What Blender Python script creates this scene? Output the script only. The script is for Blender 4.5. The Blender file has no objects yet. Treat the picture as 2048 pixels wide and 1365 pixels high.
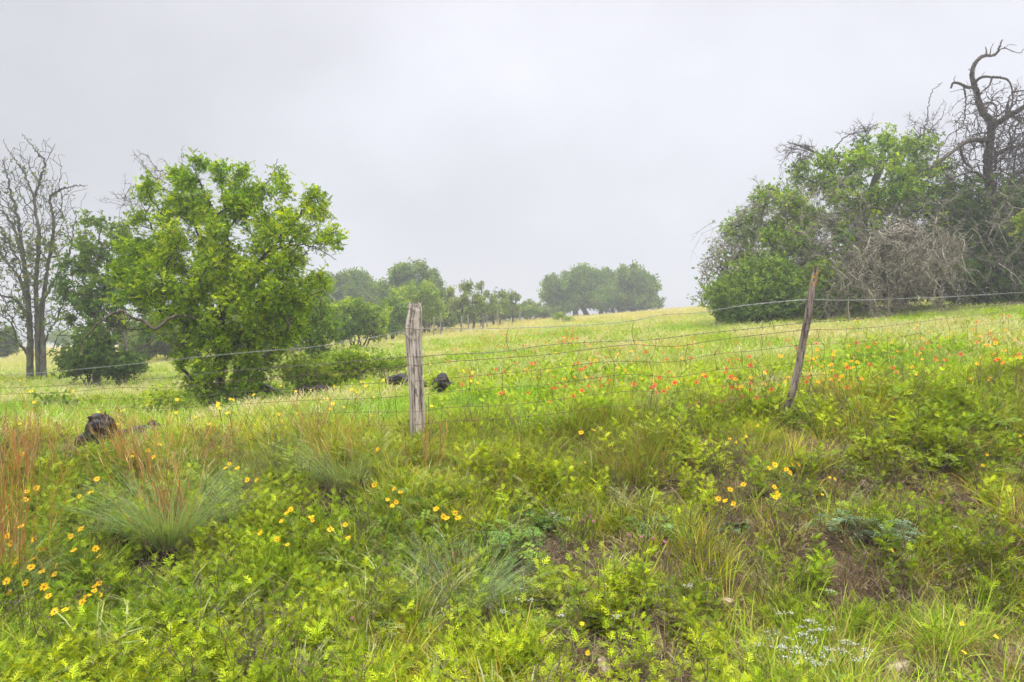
import bpy, math, random
import numpy as np
from mathutils import Vector
RNG = np.random.default_rng(7)
random.seed(7)
S = bpy.context.scene
R = math.radians

# ------------------------------------------------------------------ camera, sky, sun, exposure
F = 1365.33; CX, CY, CAMZ = 1024.0, 682.5, 1.6
cam_data = bpy.data.cameras.new('camera'); cam = bpy.data.objects.new('camera', cam_data)
S.collection.objects.link(cam); S.camera = cam
cam.location = (0, 0, CAMZ); cam.rotation_euler = (R(90), 0, 0)
cam_data.lens = 24.0; cam_data.sensor_width = 36.0
cam_data.clip_start = 0.05; cam_data.clip_end = 5000
SUN_EL, SUN_AZ = 66.0, -150.0
w = bpy.data.worlds.new('World'); S.world = w; w.use_nodes = True
nt = w.node_tree; N = nt.nodes; L = nt.links
bg = N['Background']
sky = N.new('ShaderNodeTexSky'); sky.sky_type = 'NISHITA'; sky.sun_disc = False
sky.sun_elevation = R(SUN_EL); sky.sun_rotation = R(SUN_AZ)
tc = N.new('ShaderNodeTexCoord')
sep = N.new('ShaderNodeSeparateXYZ'); L.new(tc.outputs['Generated'], sep.inputs[0])
ramp = N.new('ShaderNodeValToRGB')          # overcast sky: the zenith is brighter than the horizon
mx = N.new('ShaderNodeMath'); mx.operation = 'MAXIMUM'; mx.inputs[1].default_value = 0; L.new(sep.outputs['Z'], mx.inputs[0])
L.new(mx.outputs[0], ramp.inputs['Fac'])
cr = ramp.color_ramp
cr.elements[0].position = 0.0; cr.elements[0].color = (0.222, 0.230, 0.250, 1)
cr.elements[1].position = 1.0; cr.elements[1].color = (2.35, 2.3, 2.2, 1)
e = cr.elements.new(0.12); e.color = (0.218, 0.224, 0.248, 1)
e = cr.elements.new(0.30); e.color = (0.250, 0.254, 0.281, 1)
e = cr.elements.new(0.46); e.color = (0.264, 0.266, 0.292, 1)
e = cr.elements.new(0.66); e.color = (0.70, 0.70, 0.73, 1)
mapn = N.new('ShaderNodeMapping'); mapn.inputs['Scale'].default_value = (1.1, 1.1, 1.6); mapn.inputs['Location'].default_value = (3.1, 0.4, 0.2)
L.new(tc.outputs['Generated'], mapn.inputs[0])
cn = N.new('ShaderNodeTexNoise'); cn.inputs['Scale'].default_value = 2.3; cn.inputs['Detail'].default_value = 5; cn.inputs['Roughness'].default_value = 0.45
L.new(mapn.outputs[0], cn.inputs['Vector'])
cmr = N.new('ShaderNodeMapRange'); cmr.inputs[1].default_value = 0.3; cmr.inputs[2].default_value = 0.7
cmr.inputs[3].default_value = 0.82; cmr.inputs[4].default_value = 1.17; L.new(cn.outputs[0], cmr.inputs[0])
# the cloud is a little thinner ahead, thicker to the left
gx = N.new('ShaderNodeMapRange'); gx.interpolation_type = 'SMOOTHSTEP'; gx.inputs[1].default_value = -0.62; gx.inputs[2].default_value = -0.05; gx.inputs[3].default_value = 0.80; gx.inputs[4].default_value = 1.05
L.new(sep.outputs['X'], gx.inputs[0]); gm = N.new('ShaderNodeMath'); gm.operation = 'MULTIPLY'; L.new(gx.outputs[0], gm.inputs[0]); L.new(cmr.outputs[0], gm.inputs[1])
vm = N.new('ShaderNodeVectorMath'); vm.operation = 'SCALE'; L.new(ramp.outputs[0], vm.inputs[0]); L.new(gm.outputs[0], vm.inputs['Scale'])
vm2 = N.new('ShaderNodeVectorMath'); vm2.operation = 'SCALE'; L.new(vm.outputs[0], vm2.inputs[0]); vm2.inputs['Scale'].default_value = 23.5
mixs = N.new('ShaderNodeMix'); mixs.data_type = 'RGBA'; mixs.inputs[0].default_value = 0.97
L.new(sky.outputs[0], mixs.inputs[6]); L.new(vm2.outputs[0], mixs.inputs[7])
L.new(mixs.outputs[2], bg.inputs[0]); bg.inputs[1].default_value = 0.10
sl = bpy.data.lights.new('sun', 'SUN'); sl.energy = 1.5; sl.angle = R(18); sl.color = (1.0, 0.96, 0.88)
so = bpy.data.objects.new('sun', sl); S.collection.objects.link(so)
so.rotation_euler = (Vector((-math.sin(R(SUN_AZ)) * math.cos(R(SUN_EL)), -math.cos(R(SUN_AZ)) * math.cos(R(SUN_EL)), -math.sin(R(SUN_EL))))).to_track_quat('-Z', 'Y').to_euler()
S.view_settings.view_transform = 'Standard'; S.view_settings.look = 'None'
S.view_settings.exposure = 0.30; S.view_settings.gamma = 1.0
S.render.engine = 'CYCLES'
cy = S.cycles
cy.max_bounces = 6; cy.diffuse_bounces = 3; cy.glossy_bounces = 1; cy.transmission_bounces = 4; cy.transparent_max_bounces = 4; cy.volume_bounces = 0
cy.use_adaptive_sampling = True; cy.adaptive_threshold = 0.02
cy.use_denoising = True; cy.denoiser = 'OPENIMAGEDENOISE'; cy.denoising_input_passes = 'RGB_ALBEDO_NORMAL'; cy.denoising_prefilter = 'ACCURATE'
cy.sample_clamp_indirect = 4.0

# ------------------------------------------------------------------ numeric helpers
def hash2(ix, iy, seed):
    h = (ix.astype(np.int64) * 374761393 + iy.astype(np.int64) * 668265263 + seed * 982451653) & 0x7fffffff
    h = ((h ^ (h >> 13)) * 1274126177) & 0x7fffffff
    return ((h ^ (h >> 16)) & 0xffff) / 65535.0
def vnoise(x, y, seed=0):
    x = np.asarray(x, float); y = np.asarray(y, float)
    ix = np.floor(x); iy = np.floor(y); fx = x - ix; fy = y - iy
    fx = fx * fx * (3 - 2 * fx); fy = fy * fy * (3 - 2 * fy)
    a = hash2(ix, iy, seed); b = hash2(ix + 1, iy, seed); c = hash2(ix, iy + 1, seed); d = hash2(ix + 1, iy + 1, seed)
    return (a * (1 - fx) + b * fx) * (1 - fy) + (c * (1 - fx) + d * fx) * fy
def fbm(x, y, seed=0, o=4):
    t = 0; a = 0.5; s = 1
    for k in range(o):
        t = t + a * vnoise(x * s, y * s, seed + k * 17); a *= .5; s *= 2.03
    return t / (1 - .5 ** o)
def sm(a, b, x): t = np.clip((x - a) / (b - a), 0, 1); return t * t * (3 - 2 * t)

# ------------------------------------------------------------------ the lie of the land (heights in metres; road level = 0)
_cols = np.array([-500, 0, 430, 830, 1100, 1300, 1450, 1600, 2048, 2600], float)
_rows = [
 (3.2, [1370] * 10),
 (4.0, [1190, 1190, 1200, 1190, 1190, 1185, 1175, 1165, 1150, 1150]),
 (4.8, [1030, 1035, 1045, 1035, 1030, 1015, 1005, 995, 970, 960]),
 (5.4, [950, 955, 965, 945, 935, 910, 895, 885, 850, 840]),
 (5.9, [915, 915, 920, 900, 885, 865, 850, 838, 800, 790]),
 (8, [860, 855, 850, 822, 800, 785, 772, 758, 725, 715]),
 (12, [820, 815, 826, 765, 738, 725, 712, 700, 675, 660]),
 (18, [785, 782, 775, 725, 702, 690, 676, 665, 636, 620]),
 (25, [762, 757, 745, 705, 680, 665, 652, 642, 608, 595]),
 (45, [730, 727, 712, 680, 655, 640, 625, 615, 596, 585]),
 (70, [712, 710, 698, 660, 643, 629, 614, 606, 592, 580]),
 (90, [706, 704, 694, 652, 640, 626, 613, 606, 592, 580]),
 (130, [699, 699, 690, 650, 640, 629, 617, 612, 600, 590]),
 (300, [692, 692, 690, 668, 655, 645, 638, 635, 630, 625]),
 (900, [687] * 10)]
_d = np.array([0.5, 1.5, 2.4] + [r[0] for r in _rows]); _t = np.log(_d)
_Z = np.zeros((len(_d), 10))
for i, r in enumerate(_rows): _Z[i + 3] = CAMZ - (np.array(r[1], float) - CY) / F * r[0]
_Z[3] = 0.0
_us = np.linspace(-500, 2600, 161); _ts = np.linspace(_t[0], _t[-1], 301)
_tmp = np.stack([np.interp(_us, _cols, row) for row in _Z])
_G = np.stack([np.interp(_ts, _t, _tmp[:, j]) for j in range(161)], 1)
for k in range(5):
    p = np.pad(_G, ((1, 1), (1, 1)), 'edge'); _G = (p[:-2, 1:-1] + p[2:, 1:-1] + 2 * p[1:-1, 1:-1]) / 4
for k in range(40):
    p = np.pad(_G, ((0, 0), (1, 1)), 'edge'); _G = (p[:, :-2] + p[:, 2:] + 2 * p[:, 1:-1]) / 4
def gz(x, y):
    x = np.asarray(x, float); y = np.asarray(y, float)
    yy = np.maximum(y, 2.6)
    u = np.clip(x / yy * F + CX, -500, 2600); t = np.log(np.clip(y, 0.51, 899))
    fu = (u + 500) / 3100 * 160; ft = (t - _ts[0]) / (_ts[-1] - _ts[0]) * 300
    iu = np.clip(fu.astype(int), 0, 159); it = np.clip(ft.astype(int), 0, 299); fu = fu - iu; ft = ft - it
    z = (_G[it, iu] * (1 - fu) + _G[it, iu + 1] * fu) * (1 - ft) + (_G[it + 1, iu] * (1 - fu) + _G[it + 1, iu + 1] * fu) * ft
    bank = sm(2.8, 3.6, y) * (1 - sm(5.6, 7.5, y))
    z = z + bank * ((fbm(x * 1.9, y * 1.9, 3) - .5) * .42 + (fbm(x * 7, y * 7, 5, 3) - .5) * .07)
    z = z + sm(5, 9, y) * (1 - sm(40, 90, y)) * (fbm(x * .6, y * .6, 9) - .5) * .16
    return z
def g1(x, y): return float(gz(np.array([x]), np.array([y]))[0])
def at(px, py, d): return np.array([(px - CX) / F * d, d, CAMZ - (py - CY) / F * d])
def gat(px, d): x = (px - CX) / F * d; return np.array([x, d, g1(x, d)])
_dm = np.exp(np.linspace(math.log(2.0), math.log(200), 900))
def hit(px, py, h=0.0):
    """first point along that line of sight that is h metres above the ground"""
    x = (px - CX) / F * _dm; z = CAMZ - (py - CY) / F * _dm
    k = np.nonzero(z < gz(x, _dm) + h)[0]
    i = k[0] if len(k) else len(_dm) - 1
    return np.array([x[i], _dm[i], z[i]])
_bare_px = ((1700, 985, .35), (1110, 1150, .3), (1290, 1100, .25), (1990, 1040, .3), (1640, 1075, .25), (1180, 1290, .25), (1330, 920, .2), (1240, 880, .25), (1300, 1320, .35), (1600, 1090, .2), (1725, 978, .26), (1815, 1122, .24), (1452, 1210, .2), (1795, 1340, .26), (1205, 1335, .25), (1465, 1070, .2), (1720, 1090, .28), (1090, 1075, .15), (2005, 1325, .2))
_bare = [(hit(q[0], q[1])[0], hit(q[0], q[1])[1], q[2]) for q in _bare_px]
def dirt_mask(x, y):
    """0 = closed plant cover, 1 = bare earth"""
    y = np.asarray(y, float); u = x / np.maximum(y, 2) * F + CX
    n = fbm(x * 1.7 + 4, y * 1.7, 21)
    m = sm(.40, .56, n) * sm(800, 1250, u) * (1 - sm(5.6, 6.4, y)) * .9
    for (qx, qy, qr) in _bare:
        r = np.hypot(x - qx, (y - (qy - .24)) * .52)
        m = np.maximum(m, (1 - sm(qr * .6, qr * 1.25, r)) * (.8 + .2 * n))
    return m

# ------------------------------------------------------------------ mesh building
class MB:
    def __init__(s): s.V = []; s.F = []; s.C = []; s.n = 0
    def add(s, v, f, c=(1, 1, 1)):
        v = np.asarray(v, float).reshape(-1, 3); s.V.append(v)
        c = np.asarray(c, float)
        s.C.append(np.broadcast_to(c, (len(v), 3)) if c.ndim == 1 else c)
        for q in (f if isinstance(f, list) else [f]):
            q = np.asarray(q, np.int64)
            if len(q): s.F.append(q + s.n)
        s.n += len(v)
    def arrays(s): return np.concatenate(s.V), s.F, np.concatenate(s.C)
    def mesh(s, name, mat, smooth=True):
        V, Fs, C = s.arrays(); me = bpy.data.meshes.new(name)
        me.vertices.add(len(V)); me.vertices.foreach_set('co', V.astype(np.float32).ravel())
        li = np.concatenate([q.ravel() for q in Fs]); cnt = np.concatenate([np.full(len(q), q.shape[1]) for q in Fs])
        me.loops.add(len(li)); me.loops.foreach_set('vertex_index', li.astype(np.int32))
        me.polygons.add(len(cnt)); me.polygons.foreach_set('loop_start', (np.cumsum(cnt) - cnt).astype(np.int32))
        if smooth: me.polygons.foreach_set('use_smooth', np.ones(len(cnt), bool))
        a = me.attributes.new('col', 'FLOAT_COLOR', 'POINT')
        a.data.foreach_set('color', np.concatenate([C, np.ones((len(C), 1))], 1).astype(np.float32).ravel())
        me.materials.append(mat); me.update(calc_edges=True); return me
def link(name, me, parent=None, loc=(0, 0, 0)):
    o = bpy.data.objects.new(name, me); S.collection.objects.link(o); o.location = loc
    if parent: o.parent = parent
    return o
def tag(o, label=None, cat=None, group=None, kind=None):
    if label:
        if len(label.split()) > 16: print('LONG', label)
        o['label'] = label
    if cat: o['category'] = cat
    if group: o['group'] = group
    if kind: o['kind'] = kind
    return o
def thing(name, label, cat, loc, group=None):
    o = bpy.data.objects.new(name, None); S.collection.objects.link(o); o.location = loc; o.empty_display_size = .2
    return tag(o, label, cat, group)
def part(name, mb, mat, parent, smooth=True):
    """mb is in world coordinates; the part keeps the parent's location as its origin"""
    me = mb.mesh(name, mat, smooth); off = np.array(parent.location, float)
    p = parent.parent
    co = np.empty(len(me.vertices) * 3, np.float32); me.vertices.foreach_get('co', co)
    co = (co.reshape(-1, 3) - root_of(parent)).astype(np.float32); me.vertices.foreach_set('co', co.ravel()); me.update()
    return link(name, me, parent)
def root_of(o):
    while o.parent: o = o.parent
    return np.array(o.location, float)
def whole(name, mb, mat, loc, smooth=True, **k):
    me = mb.mesh(name, mat, smooth); co = np.empty(len(me.vertices) * 3, np.float32); me.vertices.foreach_get('co', co)
    me.vertices.foreach_set('co', (co.reshape(-1, 3) - np.array(loc)).astype(np.float32).ravel()); me.update()
    return tag(link(name, me, None, loc), **k)

def catmull(P, k):
    P = np.asarray(P, float)
    if len(P) < 3 or k < 2:
        if len(P) == 2 and k > 1: return P[0] + (P[1] - P[0]) * np.linspace(0, 1, k + 1)[:, None]
        return P
    Q = np.concatenate([[2 * P[0] - P[1]], P, [2 * P[-1] - P[-2]]])
    t = (np.arange(k) / k)[None, :, None]
    a, b, c, d = Q[:-3, None], Q[1:-2, None], Q[2:-1, None], Q[3:, None]
    out = .5 * (2 * b + (c - a) * t + (2 * a - 5 * b + 4 * c - d) * t ** 2 + (3 * b - a - 3 * c + d) * t ** 3)
    return np.concatenate([out.reshape(-1, P.shape[1]), P[-1:]])
def tube(mb, P, r, n=6, col=(1, 1, 1), cap=True, rough=0, seed=0):
    P = np.asarray(P, float); m = len(P); r = np.broadcast_to(np.asarray(r, float), (m,))
    T = np.gradient(P, axis=0); T /= np.linalg.norm(T, axis=1)[:, None] + 1e-9
    ref = np.array([0, 0, 1.]) if abs(T[:, 2]).mean() < .8 else np.array([1., 0, 0])
    A = np.cross(T, ref); A /= np.linalg.norm(A, axis=1)[:, None] + 1e-9; B = np.cross(T, A)
    th = np.arange(n) / n * 2 * math.pi
    rr = r[:, None] * np.ones((1, n))
    if rough:
        th2 = np.arange(n)[None, :] * 1.7
        rr = rr * (1 + rough * (vnoise(th2 + 0 * rr, np.arange(m)[:, None] * .45 + 0 * rr, seed) - .5) * 2)
    V = P[:, None] + rr[..., None] * (np.cos(th)[None, :, None] * A[:, None] + np.sin(th)[None, :, None] * B[:, None])
    i = np.arange(m - 1)[:, None] * n; j = np.arange(n)[None]; j2 = (j + 1) % n
    f = [np.stack([i + j, i + j2, i + n + j2, i + n + j], -1).reshape(-1, 4)]
    if cap and n > 3: f += [np.arange(n)[None, ::-1], (m - 1) * n + np.arange(n)[None]]
    mb.add(V.reshape(-1, 3), f, col)
def rotmats(D, roll=None, rng=RNG):
    """rows: local x -> side, local y -> D (along the sprig), local z -> normal"""
    D = D / (np.linalg.norm(D, axis=1)[:, None] + 1e-9); n = len(D)
    up = np.zeros((n, 3)); up[:, 2] = 1; bad = np.abs(D[:, 2]) > .95; up[bad] = (1, 0, 0)
    X = np.cross(D, up); X /= np.linalg.norm(X, axis=1)[:, None]; Z = np.cross(X, D)
    if roll is None: roll = rng.normal(0, .7, n)
    c = np.cos(roll)[:, None]; s = np.sin(roll)[:, None]
    X2 = X * c + Z * s; Z2 = Z * c - X * s
    return np.stack([X2, D, Z2], 1)
def place(mb, pv, pf, pc, pos, M, sc, col):
    n = len(pos); sc = np.asarray(sc, float)
    if sc.ndim == 1: sc = sc[:, None]
    V = np.einsum('vk,nkj->nvj', pv, M) * sc[:, None] + pos[:, None]
    k = len(pv); off = (np.arange(n) * k)[:, None, None]
    C = (col[:, None] * pc[None]).reshape(-1, 3)
    mb.add(V.reshape(-1, 3), [(q[None] + off).reshape(-1, q.shape[1]) for q in pf], C)
def leaf6(p, d, nrm, L_, W_):
    """an oval leaf, folded slightly along its midrib"""
    d = d / np.linalg.norm(d); s = np.cross(d, nrm); s /= np.linalg.norm(s) + 1e-9; n = np.cross(s, d)
    return np.array([p, p + d * L_ * .3 + s * W_ * .5 + n * W_ * .12, p + d * L_ * .7 + s * W_ * .42 + n * W_ * .1, p + d * L_ - n * L_ * .1,
                     p + d * L_ * .7 - s * W_ * .42 + n * W_ * .1, p + d * L_ * .3 - s * W_ * .5 + n * W_ * .12]), \
        np.array([[0, 1, 2, 3], [0, 3, 4, 5]])
def leaf4(p, d, nrm, L_, W_):
    d = d / np.linalg.norm(d); s = np.cross(d, nrm); s /= np.linalg.norm(s) + 1e-9; n = np.cross(s, d)
    return np.array([p, p + d * L_ * .5 + s * W_ * .5 + n * W_ * .15, p + d * L_ - n * L_ * .08, p + d * L_ * .5 - s * W_ * .5 + n * W_ * .15]), np.array([[0, 1, 2, 3]])
def sprig(kind, rng):
    """unit-ish sprigs along +y, about 1 long"""
    V = []; Fq = []; C = []; n = 0
    def put(vf, c=1.0):
        nonlocal n
        v, f = vf; V.append(v); Fq.append(f + n); C.append(np.full((len(v), 3), c)); n += len(v)
    up = np.array([0, 0, 1.])
    if kind == 'pinnate':
        for i in range(5):
            y = .12 + i * .19
            for s in (-1, 1):
                put(leaf6(np.array([0, y, -.04 * i * .3]), np.array([s * 1., .55 + rng.normal(0, .2), rng.normal(-.1, .25)]), up + rng.normal(0, .35, 3), .36 * (1 - i * .05), .19), rng.uniform(.8, 1.15))
        put(leaf6(np.array([0, 1., -.06]), np.array([rng.normal(0, .2), 1, -.2]), up + rng.normal(0, .3, 3), .34, .18), 1.1)
    elif kind == 'cluster':
        for i in range(9):
            a = rng.uniform(-1.3, 1.3); e = rng.normal(.1, .5); y = rng.uniform(0, .75)
            put(leaf6(np.array([0, y, 0]) + rng.normal(0, .05, 3), np.array([math.sin(a), math.cos(a), e]), up + rng.normal(0, .5, 3), rng.uniform(.35, .52), rng.uniform(.17, .25)), rng.uniform(.78, 1.18))
    elif kind == 'coarse':
        for i in range(8):
            d = rng.normal(0, 1, 3); put(leaf4(rng.normal(0, .28, 3) + [0, .4, 0], d, rng.normal(0, 1, 3), rng.uniform(.4, .6), rng.uniform(.25, .4)), rng.uniform(.75, 1.2))
    elif kind == 'feather':
        for i in range(7):
            y = .05 + i * .14
            for s in (-1, 1):
                put(leaf4(np.array([0, y, 0]), np.array([s * 1., .5, rng.normal(-.15, .2)]), up + rng.normal(0, .3, 3), .4, .1), rng.uniform(.85, 1.15))
    return np.concatenate(V), [np.concatenate(Fq)], np.concatenate(C)

# ------------------------------------------------------------------ materials
def nmat(name):
    m = bpy.data.materials.new(name); m.use_nodes = True; return m, m.node_tree.nodes, m.node_tree.links, m.node_tree.nodes['Principled BSDF']
def leaf_mat(name, trans=.35, rough=.6, inst=False, spec=.12, tgain=(1.3, 1.15, .4)):
    m, n, l, p = nmat(name)
    a = n.new('ShaderNodeAttribute'); a.attribute_name = 'col'; src = a.outputs['Color']
    if inst:
        b = n.new('ShaderNodeAttribute'); b.attribute_type = 'INSTANCER'; b.attribute_name = 'tint'
        mm = n.new('ShaderNodeMix'); mm.data_type = 'RGBA'; mm.blend_type = 'MULTIPLY'; mm.inputs[0].default_value = 1
        l.new(src, mm.inputs[6]); l.new(b.outputs['Color'], mm.inputs[7]); src = mm.outputs[2]
    t = n.new('ShaderNodeBsdfTranslucent'); mg = n.new('ShaderNodeMix'); mg.data_type = 'RGBA'; mg.blend_type = 'MULTIPLY'; mg.inputs[0].default_value = 1
    l.new(src, mg.inputs[6]); mg.inputs[7].default_value = (*tgain, 1); l.new(mg.outputs[2], t.inputs[0])
    l.new(src, p.inputs['Base Color']); p.inputs['Roughness'].default_value = rough; p.inputs['Specular IOR Level'].default_value = spec
    x = n.new('ShaderNodeMixShader'); x.inputs[0].default_value = trans
    l.new(p.outputs[0], x.inputs[1]); l.new(t.outputs[0], x.inputs[2]); l.new(x.outputs[0], n['Material Output'].inputs[0])
    return m
def bark_mat(name, c1, c2, scale=14, lichen=None):
    m, n, l, p = nmat(name)
    t = n.new('ShaderNodeTexCoord'); mp = n.new('ShaderNodeMapping'); mp.inputs['Scale'].default_value = (1, 1, .3); l.new(t.outputs['Object'], mp.inputs[0])
    nz = n.new('ShaderNodeTexNoise'); nz.inputs['Scale'].default_value = scale; nz.inputs['Detail'].default_value = 6; nz.inputs['Roughness'].default_value = .65; l.new(mp.outputs[0], nz.inputs[0])
    r = n.new('ShaderNodeValToRGB'); r.color_ramp.elements[0].position = .35; r.color_ramp.elements[1].position = .68
    r.color_ramp.elements[0].color = (*c1, 1); r.color_ramp.elements[1].color = (*c2, 1); l.new(nz.outputs[0], r.inputs[0]); src = r.outputs[0]
    if lichen:
        nz2 = n.new('ShaderNodeTexNoise'); nz2.inputs['Scale'].default_value = 5; nz2.inputs['Detail'].default_value = 4; l.new(t.outputs['Object'], nz2.inputs[0])
        mr = n.new('ShaderNodeMapRange'); mr.inputs[1].default_value = .5; mr.inputs[2].default_value = .62; l.new(nz2.outputs[0], mr.inputs[0])
        mm = n.new('ShaderNodeMix'); mm.data_type = 'RGBA'; l.new(mr.outputs[0], mm.inputs[0]); l.new(src, mm.inputs[6]); mm.inputs[7].default_value = (*lichen, 1); src = mm.outputs[2]
    l.new(src, p.inputs['Base Color']); p.inputs['Roughness'].default_value = .9; p.inputs['Specular IOR Level'].default_value = .2
    b = n.new('ShaderNodeBump'); b.inputs['Strength'].default_value = .7; b.inputs['Distance'].default_value = .02; l.new(nz.outputs[0], b.inputs['Height']); l.new(b.outputs[0], p.inputs['Normal'])
    return m
def col_mat(name, rough=.7, metal=0, spec=.3):
    m, n, l, p = nmat(name)
    a = n.new('ShaderNodeAttribute'); a.attribute_name = 'col'
    nz = n.new('ShaderNodeTexNoise'); nz.inputs['Scale'].default_value = 40; nz.inputs['Detail'].default_value = 4
    mr = n.new('ShaderNodeMapRange'); mr.inputs[3].default_value = .6; mr.inputs[4].default_value = 1.4; l.new(nz.outputs[0], mr.inputs[0])
    v = n.new('ShaderNodeVectorMath'); v.operation = 'SCALE'; l.new(a.outputs['Color'], v.inputs[0]); l.new(mr.outputs[0], v.inputs['Scale'])
    l.new(v.outputs[0], p.inputs['Base Color']); p.inputs['Roughness'].default_value = rough; p.inputs['Metallic'].default_value = metal; p.inputs['Specular IOR Level'].default_value = spec
    return m
M_LEAF = leaf_mat('leaf'); M_PLANT = leaf_mat('ground_plant', inst=True, trans=.3); M_DRY = leaf_mat('dry_blade', trans=.2, rough=.8)
M_BLADE = leaf_mat('blade', trans=.3, rough=.5)
M_SOIL = leaf_mat('soil', inst=True, trans=0, rough=.95)
M_PETAL = leaf_mat('petal', trans=.25, rough=.6, tgain=(1, 1, 1))
M_BARK = bark_mat('bark', (.055, .042, .034), (.17, .14, .11))
M_BARKG = bark_mat('lichened_bark', (.045, .04, .033), (.15, .135, .11), 12, (.12, .14, .09))
M_SNAG = bark_mat('dead_bark', (.035, .027, .023), (.13, .105, .09))
M_DEAD = bark_mat('weathered_wood', (.13, .115, .085), (.40, .36, .28), 20)
M_WIRE = col_mat('wire', .5, .6); M_WOOD = None

# ------------------------------------------------------------------ ground
m, n, l, p = nmat('meadow_earth')
t = n.new('ShaderNodeTexCoord')
a = n.new('ShaderNodeAttribute'); a.attribute_name = 'col'
nz = n.new('ShaderNodeTexNoise'); nz.inputs['Scale'].default_value = 9; nz.inputs['Detail'].default_value = 9; nz.inputs['Roughness'].default_value = .7; l.new(t.outputs['Object'], nz.inputs[0])
mr = n.new('ShaderNodeMapRange'); mr.inputs[1].default_value = .25; mr.inputs[2].default_value = .75; mr.inputs[3].default_value = .55; mr.inputs[4].default_value = 1.45; l.new(nz.outputs[0], mr.inputs[0])
v = n.new('ShaderNodeVectorMath'); v.operation = 'SCALE'; l.new(a.outputs['Color'], v.inputs[0]); l.new(mr.outputs[0], v.inputs['Scale'])
l.new(v.outputs[0], p.inputs['Base Color']); p.inputs['Roughness'].default_value = .95; p.inputs['Specular IOR Level'].default_value = .15
nz2 = n.new('ShaderNodeTexNoise'); nz2.inputs['Scale'].default_value = 45; nz2.inputs['Detail'].default_value = 8; nz2.inputs['Roughness'].default_value = .75; l.new(t.outputs['Object'], nz2.inputs[0])
b = n.new('ShaderNodeBump'); b.inputs['Strength'].default_value = 1; b.inputs['Distance'].default_value = .03; l.new(nz2.outputs[0], b.inputs['Height']); l.new(b.outputs[0], p.inputs['Normal'])
M_GROUND = m
ys = np.concatenate([np.linspace(-30, 1.5, 20), np.linspace(1.7, 7, 190), np.exp(np.linspace(math.log(7.1), math.log(800), 200))])
us = np.linspace(-1, 1, 301); us = np.sign(us) * (np.abs(us) * .75 + .25 * np.abs(us) ** 3)
X = us[None] * (ys.clip(4)[:, None] * 1.25 + 6); Y = np.repeat(ys[:, None], 301, 1); Zg = gz(X, Y)
G = MB(); i = np.arange(len(ys) - 1)[:, None] * 301; j = np.arange(300)[None]
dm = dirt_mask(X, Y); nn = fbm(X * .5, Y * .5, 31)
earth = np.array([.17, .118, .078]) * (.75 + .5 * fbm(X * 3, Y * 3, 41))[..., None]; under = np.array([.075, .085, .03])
near = earth * (.26 + .95 * dm[..., None])  # earth darkened under plant cover: shade of the gaps put into its colour
mead = np.array([.25, .30, .03]) * (.7 + .6 * nn)[..., None]
tan = np.array([.38, .34, .13]) * (.8 + .4 * nn)[..., None]
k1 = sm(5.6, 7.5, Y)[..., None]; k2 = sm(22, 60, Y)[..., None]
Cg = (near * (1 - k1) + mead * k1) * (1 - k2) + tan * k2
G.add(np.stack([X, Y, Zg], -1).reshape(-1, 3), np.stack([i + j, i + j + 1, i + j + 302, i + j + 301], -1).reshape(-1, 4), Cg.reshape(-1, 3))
tag(link('ground', G.mesh('ground', M_GROUND)), kind='structure')

# ------------------------------------------------------------------ ground cover: prototypes + scattered points in one object each
def strips(mb, P, W, side, col):
    """P (n,m,3) centre lines, W (m,) half widths, side (n,3)"""
    n_, m_ = P.shape[:2]
    A = P + side[:, None] * W[None, :, None]; B = P - side[:, None] * W[None, :, None]
    V = np.stack([A, B], 2).reshape(-1, 3)
    o = (np.arange(n_) * m_ * 2)[:, None]; k = (np.arange(m_ - 1) * 2)[None]; b_ = o + k
    c = np.repeat(col, m_ * 2, 0) if col.ndim == 2 else col
    mb.add(V, np.stack([b_, b_ + 1, b_ + 3, b_ + 2], -1).reshape(-1, 4), c)
def tuft(mb, n_, h, spread, wd, cols, rng, segs=4, lean=.5, droop=.5, base=(0, 0, 0), hv=.35):
    a = rng.uniform(0, 6.28, n_); r = spread * np.sqrt(rng.random(n_)); H = h * rng.uniform(1 - hv, 1 + hv, n_)
    out = np.stack([np.cos(a), np.sin(a), 0 * a], 1); l_ = rng.uniform(.05, 1, n_) * lean
    t_ = np.linspace(0, 1, segs + 1)[None, :, None]
    up = np.array([0, 0, 1.])
    dr = (rng.uniform(.2, 1, n_) * droop)[:, None, None]
    P = out[:, None] * r[:, None, None] + np.array(base) + H[:, None, None] * (up * (t_ - dr * t_ ** 2.4 * .55) + out[:, None] * (l_[:, None, None] * t_ + dr * .75 * t_ ** 2))
    aa = a + rng.normal(0, .6, n_); side = np.stack([-np.sin(aa), np.cos(aa), 0 * a], 1)
    W = wd * np.array([.7, 1, .85, .55, .3, .12, .1][:segs] + [.06])
    cc = np.array(cols); ci = rng.integers(0, len(cc), n_)
    strips(mb, P, W, side, cc[ci] * rng.uniform(.8, 1.2, (n_, 1)))
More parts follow.
